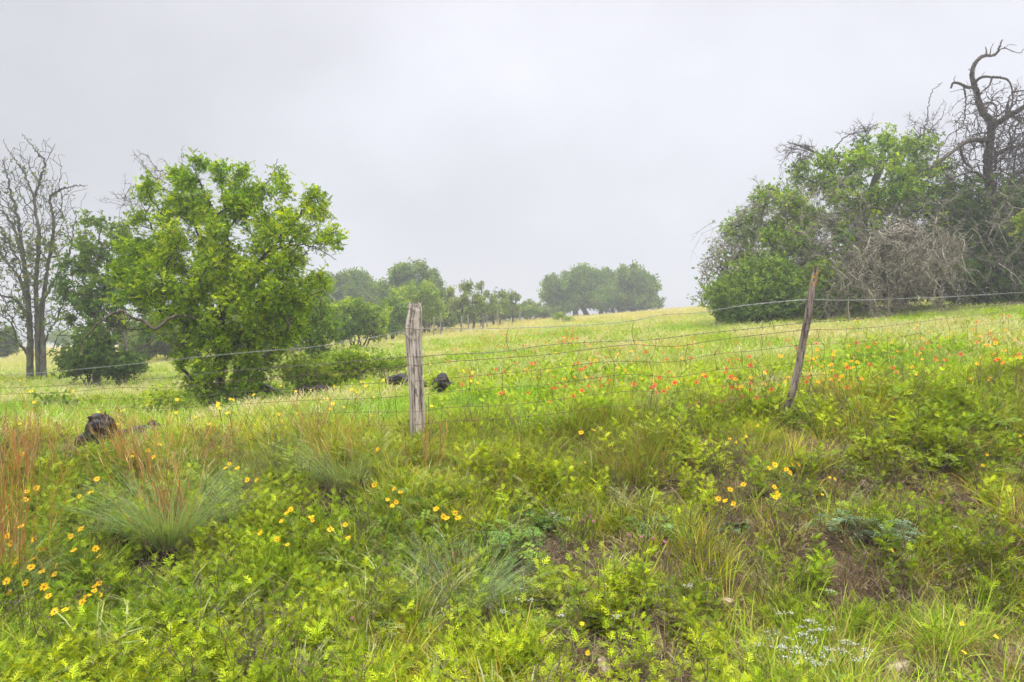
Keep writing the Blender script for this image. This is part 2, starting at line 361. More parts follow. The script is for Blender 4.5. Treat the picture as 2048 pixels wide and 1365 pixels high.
def ragweed(rng, h=.2, nleaf=13, ll=.075, col=((.26, .39, .015), (.38, .50, .02), (.15, .25, .015), (.30, .38, .03))):
    mb = MB(); cc = np.array(col)
    for st in range(rng.integers(2, 4)):
        bx = rng.normal(0, .03, 2); ln = rng.normal(0, .25, 2); H = h * rng.uniform(.7, 1.15)
        top = np.array([bx[0] + ln[0] * H, bx[1] + ln[1] * H, H]); bs = np.array([bx[0], bx[1], 0])
        tube(mb, np.array([bs, (bs + top) / 2 + rng.normal(0, .006, 3), top]), [.002, .0018, .001], 3, cc[0] * .9)
        for i in range(nleaf):
            t_ = .15 + .85 * (i + .5) / nleaf; a = i * 2.4 + rng.normal(0, .3); p0 = bs + (top - bs) * t_
            el = .25 + .7 * t_ ** 2; d = np.array([math.cos(a) * (1 - .4 * el), math.sin(a) * (1 - .4 * el), el]); d /= np.linalg.norm(d)
            Ls = ll * (1.15 - .55 * t_) * rng.uniform(.8, 1.2); nrm = np.cross(np.cross(d, [0, 0, 1]), d) + rng.normal(0, .15, 3); s = np.cross(d, nrm); s /= np.linalg.norm(s)
            c = cc[rng.integers(len(cc))] * rng.uniform(.8, 1.25)
            v, f = leaf4(p0, d, nrm, Ls, Ls * .10); mb.add(v, f, c)
            for k in range(4):
                q = p0 + d * Ls * (.22 + .19 * k) - np.array([0, 0, 1]) * Ls * .03 * k
                for sg in (-1, 1):
                    v, f = leaf4(q, d * .8 + s * sg + rng.normal(0, .15, 3), nrm, Ls * (.42 - .05 * k), Ls * .085); mb.add(v, f, c * rng.uniform(.9, 1.1))
    return mb
def mimosa(rng, n_=9, L_=.13, col=((.20, .29, .06), (.26, .34, .06), (.14, .22, .06))):
    mb = MB(); cc = np.array(col)
    for i in range(n_):
        a = rng.uniform(0, 6.28); r0 = rng.uniform(.0, .08); p0 = np.array([math.cos(a) * r0, math.sin(a) * r0, rng.uniform(.03, .12)])
        el = rng.uniform(.1, .6); d = np.array([math.cos(a), math.sin(a), el]); d /= np.linalg.norm(d)
        tube(mb, np.array([[0, 0, 0], p0 * [.6, .6, .8], p0]), .0012, 3, (.13, .13, .05))
        c = cc[rng.integers(len(cc))] * rng.uniform(.85, 1.2); s = np.cross(d, [0, 0, 1]); s /= np.linalg.norm(s)
        for k in range(9):
            t_ = (k + 1) / 9; q = p0 + d * L_ * t_ - np.array([0, 0, 1]) * L_ * .35 * t_ ** 2
            for sg in (-1, 1):
                v, f = leaf4(q, s * sg + d * .35 + np.array([0, 0, rng.normal(.1, .2)]), np.array([0, 0, 1.]) + rng.normal(0, .15, 3), L_ * .26 * (1.1 - .5 * abs(t_ - .4)), L_ * .085); mb.add(v, f, c)
    return mb
def broad(rng, n_=9, L_=.036, col=((.14, .23, .04), (.22, .29, .05))):
    mb = MB(); cc = np.array(col)
    H = rng.uniform(.08, .18); top = np.array([rng.normal(0, .03), rng.normal(0, .03), H])
    tube(mb, np.array([[0, 0, 0], top * .5, top]), .002, 3, cc[0])
    for i in range(n_):
        a = i * 2.4; t_ = rng.uniform(.1, 1); v, f = leaf6(top * t_, np.array([math.cos(a), math.sin(a), rng.uniform(.1, .8)]), np.array([0, 0, 1.]) + rng.normal(0, .3, 3), L_ * rng.uniform(.7, 1.2), L_ * .42); mb.add(v, f, cc[rng.integers(len(cc))] * rng.uniform(.85, 1.2))
    return mb
def stalk(rng, h=.28, col=(.15, .115, .095)):
    mb = MB()
    for s in range(2):
        P = np.cumsum(np.concatenate([[[rng.normal(0, .02), rng.normal(0, .02), 0]], rng.normal(0, .012, (6, 3)) + [rng.normal(0, .012), rng.normal(0, .012), h / 6]]), 0)
        tube(mb, P, np.linspace(.0022, .0008, 7), 3, col)
        for k in range(2, 7):
            for q in range(2):
                d = rng.normal(0, 1, 3); d[2] = abs(d[2]); d *= rng.uniform(.02, .06) / np.linalg.norm(d); tube(mb, np.array([P[k], P[k] + d * .6, P[k] + d + rng.normal(0, .004, 3)]), [.001, .0008, .0006], 3, col)
                v, f = leaf4(P[k] + d, rng.normal(0, 1, 3), rng.normal(0, 1, 3), .012, .006); mb.add(v, f, np.array(col) * 1.3)
    return mb
def litter(rng):
    mb = MB(); n_ = 26; a = rng.uniform(0, 6.28, n_); p0 = np.stack([rng.normal(0, .09, n_), rng.normal(0, .09, n_), rng.uniform(.003, .03, n_)], 1)
    d = np.stack([np.cos(a), np.sin(a), rng.normal(0, .12, n_)], 1); t_ = np.linspace(0, 1, 4)[None, :, None]
    P = p0[:, None] + d[:, None] * t_ * rng.uniform(.06, .2, n_)[:, None, None]; P[..., 2] += .02 * np.sin(t_[..., 0] * 3.1)
    cc = np.array([(.30, .24, .14), (.22, .15, .09), (.36, .3, .2), (.15, .10, .07)]); ci = rng.integers(0, 4, n_)
    strips(mb, P, np.array([.0012, .0016, .0014, .0006]), np.stack([-np.sin(a), np.cos(a), 0 * a], 1), cc[ci]); return mb
def seedgrass(rng, h=.27, cols=((.52, .50, .27), (.58, .53, .36), (.42, .44, .18))):
    """meadow grass with fine pale curling seed heads"""
    mb = MB(); n_ = 12
    tuft(mb, n_, h * .6, .06, .0022, [(.29, .38, .05), (.35, .41, .08), (.24, .33, .05)], rng, lean=.5)
    a = rng.uniform(0, 6.28, n_); r = .05 * rng.random(n_); out = np.stack([np.cos(a), np.sin(a), 0 * a], 1); t_ = np.linspace(0, 1, 6)[None, :, None]
    H = (h * rng.uniform(.7, 1.2, n_))[:, None, None]
    P = out[:, None] * r[:, None, None] + H * (np.array([0, 0, 1.]) * (t_ - .25 * t_ ** 3) + out[:, None] * (.25 * t_ + .35 * t_ ** 3))
    cc = np.array(cols)[rng.integers(0, 3, n_)]
    strips(mb, P, np.array([.0009, .0009, .0009, .0016, .0028, .0008]), np.stack([-np.sin(a), np.cos(a), 0 * a], 1), cc)
    for k in range(n_):
        for q in range(4):
            p0 = P[k, 3] + (P[k, 5] - P[k, 3]) * rng.random(); v, f = leaf4(p0, rng.normal(0, 1, 3) + [0, 0, .6], rng.normal(0, 1, 3), .028, .003); mb.add(v, f, cc[k] * 1.1)
    return mb

def gn_tree():
    g = bpy.data.node_groups.new('scatter', 'GeometryNodeTree')
    g.interface.new_socket('Geometry', in_out='INPUT', socket_type='NodeSocketGeometry'); g.interface.new_socket('Geometry', in_out='OUTPUT', socket_type='NodeSocketGeometry')
    n = g.nodes; l = g.links; gi = n.new('NodeGroupInput'); go = n.new('NodeGroupOutput')
    def attr(nm, ty):
        a = n.new('GeometryNodeInputNamedAttribute'); a.data_type = ty; a.inputs[0].default_value = nm; return a.outputs[0]
    sp = n.new('GeometryNodeSeparateGeometry'); sp.domain = 'POINT'; l.new(gi.outputs[0], sp.inputs[0]); l.new(attr('is_pt', 'BOOLEAN'), sp.inputs['Selection'])
    si = n.new('GeometryNodeSplitToInstances'); si.domain = 'POINT'; l.new(sp.outputs['Inverted'], si.inputs[0]); l.new(attr('pid', 'INT'), si.inputs['Group ID'])
    ip = n.new('GeometryNodeInstanceOnPoints'); l.new(sp.outputs['Selection'], ip.inputs['Points']); l.new(si.outputs['Instances'], ip.inputs['Instance'])
    ip.inputs['Pick Instance'].default_value = True; l.new(attr('pid', 'INT'), ip.inputs['Instance Index'])
    er = n.new('FunctionNodeEulerToRotation'); l.new(attr('rot', 'FLOAT_VECTOR'), er.inputs[0]); l.new(er.outputs[0], ip.inputs['Rotation']); l.new(attr('sca', 'FLOAT_VECTOR'), ip.inputs['Scale'])
    l.new(ip.outputs[0], go.inputs[0]); return g
GN = gn_tree()
def scatter(name, protos, pos, rot, sca, pid, tint, mat, kind='stuff', label=None):
    mb = MB(); ids = []
    for k, p in enumerate(protos):
        V, Fs, C = p.arrays(); mb.add(V, Fs, C); ids.append(np.full(len(V), k))
    V, Fs, C = mb.arrays(); nv = len(V); npt = len(pos)
    me = bpy.data.meshes.new(name); me.vertices.add(nv + npt); me.vertices.foreach_set('co', np.concatenate([V, pos]).astype(np.float32).ravel())
    li = np.concatenate([q.ravel() for q in Fs]); cnt = np.concatenate([np.full(len(q), q.shape[1]) for q in Fs])
    me.loops.add(len(li)); me.loops.foreach_set('vertex_index', li.astype(np.int32)); me.polygons.add(len(cnt)); me.polygons.foreach_set('loop_start', (np.cumsum(cnt) - cnt).astype(np.int32))
    me.polygons.foreach_set('use_smooth', np.ones(len(cnt), bool))
    def A(nm, ty, key, data):
        a_ = me.attributes.new(nm, ty, 'POINT'); a_.data.foreach_set(key, data)
    one = np.ones((nv + npt, 1))
    A('col', 'FLOAT_COLOR', 'color', np.concatenate([np.concatenate([C, np.ones((npt, 3))]), one], 1).astype(np.float32).ravel())
    A('is_pt', 'BOOLEAN', 'value', np.concatenate([np.zeros(nv, bool), np.ones(npt, bool)]))
    A('pid', 'INT', 'value', np.concatenate(ids + [pid]).astype(np.int32))
    A('rot', 'FLOAT_VECTOR', 'vector', np.concatenate([np.zeros((nv, 3)), rot]).astype(np.float32).ravel())
    A('sca', 'FLOAT_VECTOR', 'vector', np.concatenate([np.ones((nv, 3)), sca]).astype(np.float32).ravel())
    A('tint', 'FLOAT_COLOR', 'color', np.concatenate([np.concatenate([np.ones((nv, 3)), tint]), one], 1).astype(np.float32).ravel())
    me.materials.append(mat); me.update(calc_edges=True)
    o = link(name, me); md = o.modifiers.new('scatter', 'NODES'); md.node_group = GN
    return tag(o, kind=kind, label=label)
def spots(n_, y0, y1, dens=None, power=0.0, margin=1.42, rng=RNG):
    """random spots, density per area falling as y^-power, over the wedge that can be seen (and a bit beside it)"""
    out = []; tot = 0; n_ = int(n_ * 1.25)
    while tot < n_:
        m_ = n_ * 3; y = rng.uniform(0, 1, m_)
        q = 2.0 - power                         # pdf(y) ~ width(y) * y^-power ~ y^(1-power)
        y = (y0 ** q + y * (y1 ** q - y0 ** q)) ** (1 / q)
        x = rng.uniform(-1, 1, m_) * (.75 * margin * y + .15)
        if dens is not None:
            k = rng.random(m_) < dens(x, y); x = x[k]; y = y[k]
        out.append(np.stack([x, y], 1)); tot += len(x)
    P = np.concatenate(out)[:n_]; return P
def put(name, protos, P, sc=(.8, 1.2), tint=None, mat=None, var=.15, tilt=.15, sink=.01, zs=None, rng=RNG, label=None, kind='stuff', grow=0.0):
    n_ = len(P); z = gz(P[:, 0], P[:, 1]) - sink; pos = np.concatenate([P, z[:, None]], 1)
    rot = np.stack([rng.normal(0, tilt, n_), rng.normal(0, tilt, n_), rng.uniform(0, 6.28, n_)], 1)
    s = rng.uniform(*sc, n_) * (1 + grow * P[:, 1]); sca = np.stack([s, s, s * (1 if zs is None else zs)], 1)
    if tint is None: tint = np.ones((n_, 3))
    tint = tint * rng.uniform(1 - var, 1 + var, (n_, 1))
    return scatter(name, protos, pos, rot, sca, rng.integers(0, len(protos), n_), tint, mat or M_PLANT, kind, label)
def patchtint(P, a, b, sc, seed):
    f = sm(.35, .65, fbm(P[:, 0] * sc, P[:, 1] * sc, seed))[:, None]; return np.array(a) * (1 - f) + np.array(b) * f
rg = np.random.default_rng(11)
def U(x, y): return x / np.maximum(y, 1) * F + CX
_clear = []
for (qx, qy) in ((200, 893), (270, 880), (318, 868), (525, 800), (625, 797), (820, 778), (885, 784)):
    c_ = hit(qx, qy); _clear.append((c_[0], c_[1]))
_tuss = [(*hit(px, py), r_) for px, py, r_ in ((340, 1085, .36), (690, 975, .3), (925, 1225, .26), (838, 975, .16), (120, 1190, .2))]
def open_(x, y):
    k = np.ones_like(x)
    for cx_, cy_ in _clear: k = k * np.where((np.abs(x - cx_) < .4) & (y < cy_ + .25) & (y > cy_ - 1.7), .06, 1)
    c_ = hit(1560, 850); k = k * np.where((np.abs(x - c_[0]) < .2) & (y < c_[1] + .1) & (y > c_[1] - .8), .35, 1)
    for q in _tuss: k = k * np.where(np.hypot(x - q[0], y - q[1] + .12) < q[3], .15, 1)
    return k
rise = lambda x, y: sm(5.2, 6.2, y)
# foreground bank
P = spots(2700, 2.7, 6.0, lambda x, y: open_(x, y) * (1 - .8 * sm(4.9, 5.7, y) * (1 - .7 * sm(1300, 1600, U(x, y)))) * (1 - .93 * dirt_mask(x, y)) * sm(.28, .5, fbm(x * 1.6, y * 1.6, 51)) * (1 - .55 * sm(1300, 1800, U(x, y)) * sm(4.6, 3.6, y)) + .02)
put('ragweed_cover', [ragweed(rg) for k in range(9)], P, (.5, 1.4), patchtint(P, (1.20, 1.07, .9), (.74, .76, .6), 1.1, 61), var=.33)
P = spots(1000, 2.7, 6.0, lambda x, y: open_(x, y) * (1 - .95 * dirt_mask(x, y)) * (sm(.48, .62, fbm(x * 1.1 + 7, y * 1.1, 52)) + .9 * sm(1500, 1700, U(x, y)) * sm(4.3, 4.8, y)).clip(0, 1))
put('mimosa_cover', [mimosa(rg) for k in range(7)], P, (.55, 1.15), patchtint(P, (1.5, 1.3, .55), (1.0, 1.15, 1.0), 1.3, 62))
P = spots(700, 2.7, 6.0, lambda x, y: open_(x, y) * (1 - .97 * dirt_mask(x, y)))
put('broadleaf_cover', [broad(rg) for k in range(6)], P, (.5, 1.2), patchtint(P, (.9, 1, .8), (1.2, 1.1, .9), 1.3, 63))
BRN0 = [(.34, .21, .10), (.26, .14, .07), (.44, .33, .17), (.30, .36, .06)]
GR = [(.23, .36, .02), (.32, .45, .03), (.40, .46, .08), (.15, .26, .02), (.42, .36, .15)]
TAN = [(.40, .33, .17), (.33, .25, .12), (.45, .38, .22), (.30, .32, .10)]
def tp(n_, h, spread, wd, cols, **k):
    mb = MB(); tuft(mb, n_, h, spread, wd, cols, rg, **k); return mb
P = spots(6300, 2.6, 6.8, lambda x, y: open_(x, y) * (1 - .97 * dirt_mask(x, y)) * (.10 + .9 * sm(.42, .62, fbm(x * 1.5, y * 1.5, 53))))
put('short_grass', [tp(22, .15, .04, .0018, GR, lean=.6, droop=.7) for k in range(8)], P, (.5, 1.8), patchtint(P, (.96, 1.0, .7), (1.32, 1.12, .8), .9, 64), var=.3)
P = spots(3300, 2.6, 6.5, lambda x, y: open_(x, y) * (.12 + .88 * sm(1150, 1800, U(x, y)) * (1 - .5 * sm(4.5, 5.5, y))) * (1 - .9 * dirt_mask(x, y)))
put('dry_grass', [tp(20, .14, .05, .0014, TAN, lean=.9, droop=.9) for k in range(6)], P, (.5, 1.4), patchtint(P, (1, .9, .8), (1.05, 1.1, .9), 1, 65))
P = spots(1500, 2.5, 6.2, lambda x, y: .25 + .75 * dirt_mask(x, y))
put('straw_litter', [litter(rg) for k in range(5)], P, (.6, 1.3), None, tilt=.1, sink=0)
P = spots(800, 2.7, 6.4, lambda x, y: sm(.4, .6, fbm(x * 1.5, y * 1.5, 54)))
put('dry_stalk_cover', [stalk(rg) for k in range(6)], P, (.6, 1.5), None)
# meadow
def clods(rng):
    mb = MB()
    for k in range(9):
        s = rng.uniform(.004, .014); c = np.array([rng.normal(0, .06), rng.normal(0, .06), s * .3]); v = np.array([(1, 0, 0), (-1, 0, 0), (0, 1, 0), (0, -1, 0), (0, 0, 1), (0, 0, -1)], float) * rng.uniform(.6, 1.2, (6, 1)) * s + c
        mb.add(v, np.array([(0, 2, 4), (2, 1, 4), (1, 3, 4), (3, 0, 4), (2, 0, 5), (1, 2, 5), (3, 1, 5), (0, 3, 5)]), np.array([(.20, .14, .09), (.28, .21, .14), (.13, .09, .06)])[rng.integers(3)])
    return mb
P = spots(330, 2.7, 6.0, lambda x, y: (1 - dirt_mask(x, y)) * sm(.4, .6, fbm(x * 1.2 + 2, y * 1.2, 59)))
put('wispy_grass', [seedgrass(rg, .24) for k in range(6)], P, (.7, 1.35), np.tile([.62, .72, .5], (len(P), 1)), var=.25)
P = spots(1500, 2.5, 6.2, lambda x, y: sm(.25, .7, dirt_mask(x, y)))
put('soil_clods', [clods(rg) for k in range(5)], P, (.6, 1.5), None, mat=M_SOIL, tilt=.1, sink=0, var=.3)
P = spots(620, 5.0, 6.5, lambda x, y: open_(x, y) * (sm(500, 700, U(x, y)) * (1 - sm(1250, 1500, U(x, y))) * sm(.35, .6, fbm(x * 1.6, y * 1.6, 58)) + .12))
put('ridge_grass', [tp(40, .30, .07, .0016, BRN0[:2] + GR[:4], lean=.6, droop=.8) for k in range(6)], P, (.5, 1.1), None)
P = spots(34000, 5.6, 95, lambda x, y: open_(x, y) * rise(x, y) * (.4 + .6 * sm(.3, .6, fbm(x * .5, y * .5, 55))), power=1.3)
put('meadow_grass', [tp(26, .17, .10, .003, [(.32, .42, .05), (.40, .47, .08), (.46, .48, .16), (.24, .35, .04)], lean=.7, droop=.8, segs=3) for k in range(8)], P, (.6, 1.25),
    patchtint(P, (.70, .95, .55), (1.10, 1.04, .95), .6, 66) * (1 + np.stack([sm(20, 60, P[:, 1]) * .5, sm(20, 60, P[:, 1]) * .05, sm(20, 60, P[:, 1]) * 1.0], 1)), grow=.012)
P = spots(15000, 5.8, 70, lambda x, y: open_(x, y) * rise(x, y) * (.25 + .75 * sm(7, 12, y)) * sm(.38, .58, fbm(x * .45 + 3, y * .45, 56)), power=1.3)
put('meadow_seedheads', [seedgrass(rg) for k in range(8)], P, (.55, 1.15), patchtint(P, (.9, 1, .85), (1.1, 1.0, 1.15), .5, 67), grow=.012)
P = spots(3300, 5.8, 30, lambda x, y: open_(x, y) * rise(x, y) * sm(.45, .62, fbm(x * .5 + 9, y * .5, 57)), power=1.2)
put('meadow_herbs', [ragweed(rg, .2, 12, .11) for k in range(5)], P, (.6, 1.3), patchtint(P, (1, 1.1, .9), (1.2, 1.15, .9), .7, 68))
# ------------------------------------------------------------------ tree growing
SPR = {k: [sprig(k, np.random.default_rng(50 + i)) for i in range(3)] for k in ('pinnate', 'cluster', 'coarse', 'feather')}
def wiggle(P, amp, rng):
    P = P.copy()
    if len(P) > 2: P[1:-1] += rng.normal(0, 1, (len(P) - 2, 3)) * amp
    return P
def grow(seeds, pts, bf=.35, rng=RNG):
    """seeds: list of (polyline, r0, r1); every further seed leaves from the nearest node. Then each loose point joins
    the skeleton where distance + bf * path length is least."""
    pos = []; par = []; pl = []; rad = []
    for si, (poly, r0, r1) in enumerate(seeds):
        C = catmull(poly, 5); rr = np.linspace(r0, r1, len(C))
        if pos:
            D = np.linalg.norm(np.array(pos) - C[0], axis=1); a = int(D.argmin())
            start = 0 if D[a] > 1e-3 else 1
        else: a = -1; start = 0
        if pos and C[0][2] < g1(C[0][0], C[0][1]) - .02: a = -1; start = 0
        for k in range(start, len(C)):
            pos.append(C[k]); par.append(a); pl.append(0 if a < 0 else pl[a] + np.linalg.norm(C[k] - pos[a])); rad.append(rr[k]); a = len(pos) - 1
    ns = len(pos); n_ = len(pts); cap = ns + n_
    Pn = np.zeros((cap, 3)); Pn[:ns] = pos; par = par + [0] * n_; pl = np.array(pl + [0.0] * n_); rad = np.array(rad + [0.0] * n_)
    if n_:
        D = np.linalg.norm(pts[:, None] - Pn[None, :ns], axis=2) + bf * pl[None, :ns]
        # no branching straight from the bottom of the trunk
        D[:, 0] += 1e3
        best = D.argmin(1); cost = D.min(1); alive = np.ones(n_, bool); k = ns
        for _ in range(n_):
            j = int(np.where(alive, cost, 1e9).argmin()); alive[j] = False
            Pn[k] = pts[j]; par[k] = int(best[j]); pl[k] = pl[best[j]] + np.linalg.norm(pts[j] - Pn[best[j]])
            c = np.linalg.norm(pts - pts[j], axis=1) + bf * pl[k]; m_ = c < cost; cost[m_] = c[m_]; best[m_] = k; k += 1
    return Pn, np.array(par), rad, ns
def radii(Pn, par, rad, tip, ex=2.3, taper=1.0):
    n_ = len(Pn); ch = [[] for _ in range(n_)]
    for i in range(n_):
        if par[i] >= 0: ch[par[i]].append(i)
    r = np.full(n_, tip)
    order = list(range(n_))[::-1]
    for i in order:
        if ch[i]: r[i] = max(tip, sum(r[c] ** ex for c in ch[i]) ** (1 / ex))
    return np.where(rad > 0, np.maximum(rad, np.minimum(r, rad * 1.15)), r), ch
def skeleton_mesh(mb, Pn, par, r, ch, rng, wig=.1, col=(1, 1, 1), rough=.18, sub=3, rmax_child=1.0):
    starts = [i for i in range(len(Pn)) if par[i] < 0]; stack = [(s, -1) for s in starts]
    while stack:
        i, p = stack.pop(); chain = [] if p < 0 else [p]; 
        while True:
            chain.append(i)
            if not ch[i]: break
            cs = sorted(ch[i], key=lambda c: -r[c]); 
            for c in cs[1:]: stack.append((c, i))
            i = cs[0]
        if len(chain) < 2: continue
        P = Pn[chain]; rr = r[chain].copy()
        if p >= 0: rr[0] = min(rr[0], rr[1] * 1.25)
        ln = np.linalg.norm(np.diff(P, axis=0), axis=1).mean()
        C = catmull(P, sub); k = len(C); rc = np.interp(np.linspace(0, len(P) - 1, k), np.arange(len(P)), rr)
        rm = rr.max(); C = wiggle(C, (wig * ln * .25) * np.clip(.028 / rc[1:-1, None], .16, 1) if len(C) > 2 else 0, rng); n_ = 10 if rm > .08 else (6 if rm > .02 else (4 if rm > .008 else 3))
        tube(mb, C, rc, n_, col, rough=rough if rm > .02 else 0, seed=int(rng.integers(1e6)))
def blob_pts(blobs, d, n_, rng, shell=.55, clump=0, ck=.45):
    """blobs: (px, py, rx, ry, depth offset, weight) -> points inside real ellipsoids at distance d"""
    B = [tuple(b) + (0, 1)[len(b) - 4:] if len(b) < 6 else b for b in blobs]
    w_ = np.array([b[5] * (b[2] * b[3]) ** 1.0 for b in B], float); w_ /= w_.sum(); out = []
    for b, k in zip(B, rng.multinomial(n_, w_)):
        c = at(b[0], b[1], d + b[4]); sx = b[2] / F * d; sz = b[3] / F * d; sy = (sx * .8 + sz * .2)
        v = rng.normal(0, 1, (k, 3)); v /= np.linalg.norm(v, axis=1)[:, None]; v *= (rng.random(k) ** (1 / 3 * (1 - shell) + .02))[:, None] * np.where(rng.random(k) < .13, rng.uniform(1.05, 1.45, k), 1)[:, None]
        out.append(c + v * [sx, sy, sz])
    P = np.concatenate(out)
    if clump:
        m_ = max(4, int(len(P) / clump)); cc = P[rng.choice(len(P), m_, replace=False)]
        D = ((P[:, None] - cc[None]) ** 2).sum(2).argmin(1); P = P + (cc[D] - P) * ck
    P[:, 2] = np.maximum(P[:, 2], gz(P[:, 0], P[:, 1]) + .05)
    return P
def foliage(mb, P, D, per, size, kinds, pal, rng, spread=.15, droop=.2, sz=.3, upb=.2):
    n_ = len(P); idx = np.repeat(np.arange(n_), per); m_ = len(idx)
    q = P[idx] + rng.normal(0, spread, (m_, 3)); d = D[idx] * .8 + rng.normal(0, .7, (m_, 3)); d[:, 2] += upb - droop * rng.random(m_)
    pal = np.array(pal); c = pal[rng.integers(0, len(pal), m_)] * rng.uniform(.75, 1.25, (m_, 1))
    cl = fbm(q[:, 0] * 1.1 + 5, q[:, 2] * 1.1 + q[:, 1] * .7, 77, 2); c = c * (1 + (cl - .5)[:, None] * np.array([.9, .5, .3]))     # young and old growth differ in hue
    s = size * rng.uniform(1 - sz, 1 + sz, m_); M = rotmats(d, None, rng)
    pr = [x for k in kinds for x in SPR[k]]; sel = rng.integers(0, len(pr), m_)
    for k, (pv, pf, pc) in enumerate(pr):
        t_ = sel == k
        if t_.any(): place(mb, pv, pf, pc, q[t_], M[t_], s[t_], c[t_])
def tree(name, label, cat, base, seeds, blobs, d, n_pts, leaf=None, seed=1, bark=None, tip=.006, bf=.35, shell=.55, wig=.5, dead=None, group=None, clump=0, ck=.5, ex=2.3, trunkname='trunk', leafmat=None, sub=3):
    rng = np.random.default_rng(seed); base = np.array(base, float)
    pts = blob_pts(blobs, d, n_pts, rng, shell, clump, ck) if n_pts else np.zeros((0, 3))
    Pn, par, rad, ns = grow(seeds, pts, bf, rng); r, ch = radii(Pn, par, rad, tip, ex)
    root = thing(name, label, cat, tuple(base), group)
    mb = MB(); skeleton_mesh(mb, Pn, par, r, ch, rng, wig, sub=sub); part(trunkname, mb, bark or M_BARK, root)
    if leaf:
        lf = MB(); sel = np.array([i for i in range(ns, len(Pn)) if rng.random() < leaf.get('frac', 1)], int)
        if 'where' in leaf: sel = sel[leaf['where'](Pn[sel], rng)]
        D = Pn[sel] - Pn[par[sel]]; D /= np.linalg.norm(D, axis=1)[:, None] + 1e-9
        # leaves stand along the outer part of each twig
        per = leaf.get('per', 5); mid = Pn[sel] - (Pn[sel] - Pn[par[sel]]) * rng.uniform(0, .6, (len(sel), 1))
        foliage(lf, mid, D, per, leaf['size'], leaf['kinds'], leaf['pal'], rng, leaf.get('spread', .15), leaf.get('droop', .2))
        part('crown', lf, leafmat or M_LEAF, root)
    for di, dead in enumerate(dead if isinstance(dead, list) else ([dead] if dead else [])):
        dl = MB(); k = dead['n']; rr = np.random.default_rng(seed + 5 + di)
        q = blob_pts(dead['blobs'], d, k, rr, .7); near = None
        for i in range(k):
            dd = rr.normal(0, 1, 3) + np.array(dead.get('dir', (0, 0, -.3))); dd /= np.linalg.norm(dd); L_ = rr.uniform(.5, 1.3) * dead['len']; seg = 6
            P = np.cumsum(np.concatenate([[q[i]], dd * L_ / seg + rr.normal(0, L_ * .06, (seg, 3)) - [[0, 0, dead.get('sag', .03) * L_ * s_] for s_ in range(seg)]]), 0)
            c = np.array(dead.get('col', (1, 1, 1))); r0 = dead.get('r', .012) * rr.uniform(.5, 1.6)
            tube(dl, P, np.linspace(r0, r0 * .25, seg + 1), 3 if r0 < .02 else 5, c)
            for s_ in range(1, seg):
                for t_ in range(dead.get('sub', 2)):
                    e_ = dd * .5 + rr.normal(0, .8, 3); e_ *= L_ * .3 * rr.uniform(.4, 1) / np.linalg.norm(e_)
                    tube(dl, np.array([P[s_], P[s_] + e_ * .5 + rr.normal(0, L_ * .02, 3), P[s_] + e_]), [r0 * .45, r0 * .3, r0 * .15], 3, c)
        part(dead.get('name', 'dead_twigs'), dl, dead.get('mat', M_DEAD), root)
    return root
def pl(d, pts, rng=None, dz=0.0):
    """limb drawn as (px, py[, extra distance]) -> metres at distance d"""
    return np.array([at(p[0], p[1], d + (p[2] if len(p) > 2 else 0)) for p in pts])

# --- the near green tree with the low arching limb
d = 12.0; b = gat(440, d)
GREEN1 = [(.27, .42, .012), (.37, .52, .015), (.15, .28, .012), (.50, .62, .02), (.21, .36, .012)]
seeds = [(np.concatenate([[b - [0, 0, .1]], pl(d, [(440, 760), (446, 690, .05), (442, 640, .1), (446, 580, .1), (450, 520, 0), (455, 450, .1)])]), .085, .03),
         (pl(d, [(442, 650), (420, 610, .2), (380, 560, .4), (330, 500, .5), (290, 430, .6)]), .045, .015),
         (pl(d, [(446, 600), (490, 560, -.3), (540, 500, -.5), (600, 430, -.5), (620, 385, -.4), (648, 425, -.4)]), .04, .006),
         (pl(d, [(450, 530), (440, 460, -.3), (410, 390, -.4), (385, 330, -.5)]), .03, .008),
         (pl(d, [(455, 460), (500, 400, .3), (540, 360, .3), (556, 318, .3)]), .02, .005),
         (pl(d, [(540, 500, -.5), (600, 490, -.6), (640, 500, -.7), (672, 520, -.7)]), .015, .005),
         (pl(d, [(443, 660), (400, 640, -.5), (350, 632, -.8), (312, 658, -1.), (290, 645, -1.), (262, 635, -1.1), (240, 622, -1.1), (205, 640, -1.2), (180, 665, -1.2), (162, 690, -1.2), (166, 712, -1.2)]), .034, .010),
         (pl(d, [(312, 658, -1.), (300, 685, -1.1), (276, 700, -1.1), (272, 722, -1.1)]), .012, .004),
         (pl(d, [(262, 635, -1.1), (250, 650, -1.), (232, 662, -.9), (205, 655, -.9)]), .009, .004),
         (np.concatenate([[gat(462, d + .3) - [0, 0, .1]], pl(d, [(470, 760, .3), (500, 690, .5), (530, 640, .5)])]), .035, .015),
         (np.concatenate([[gat(425, d + .4) - [0, 0, .1]], pl(d, [(412, 770, .4), (395, 700, .5), (360, 640, .6)])]), .03, .012)]
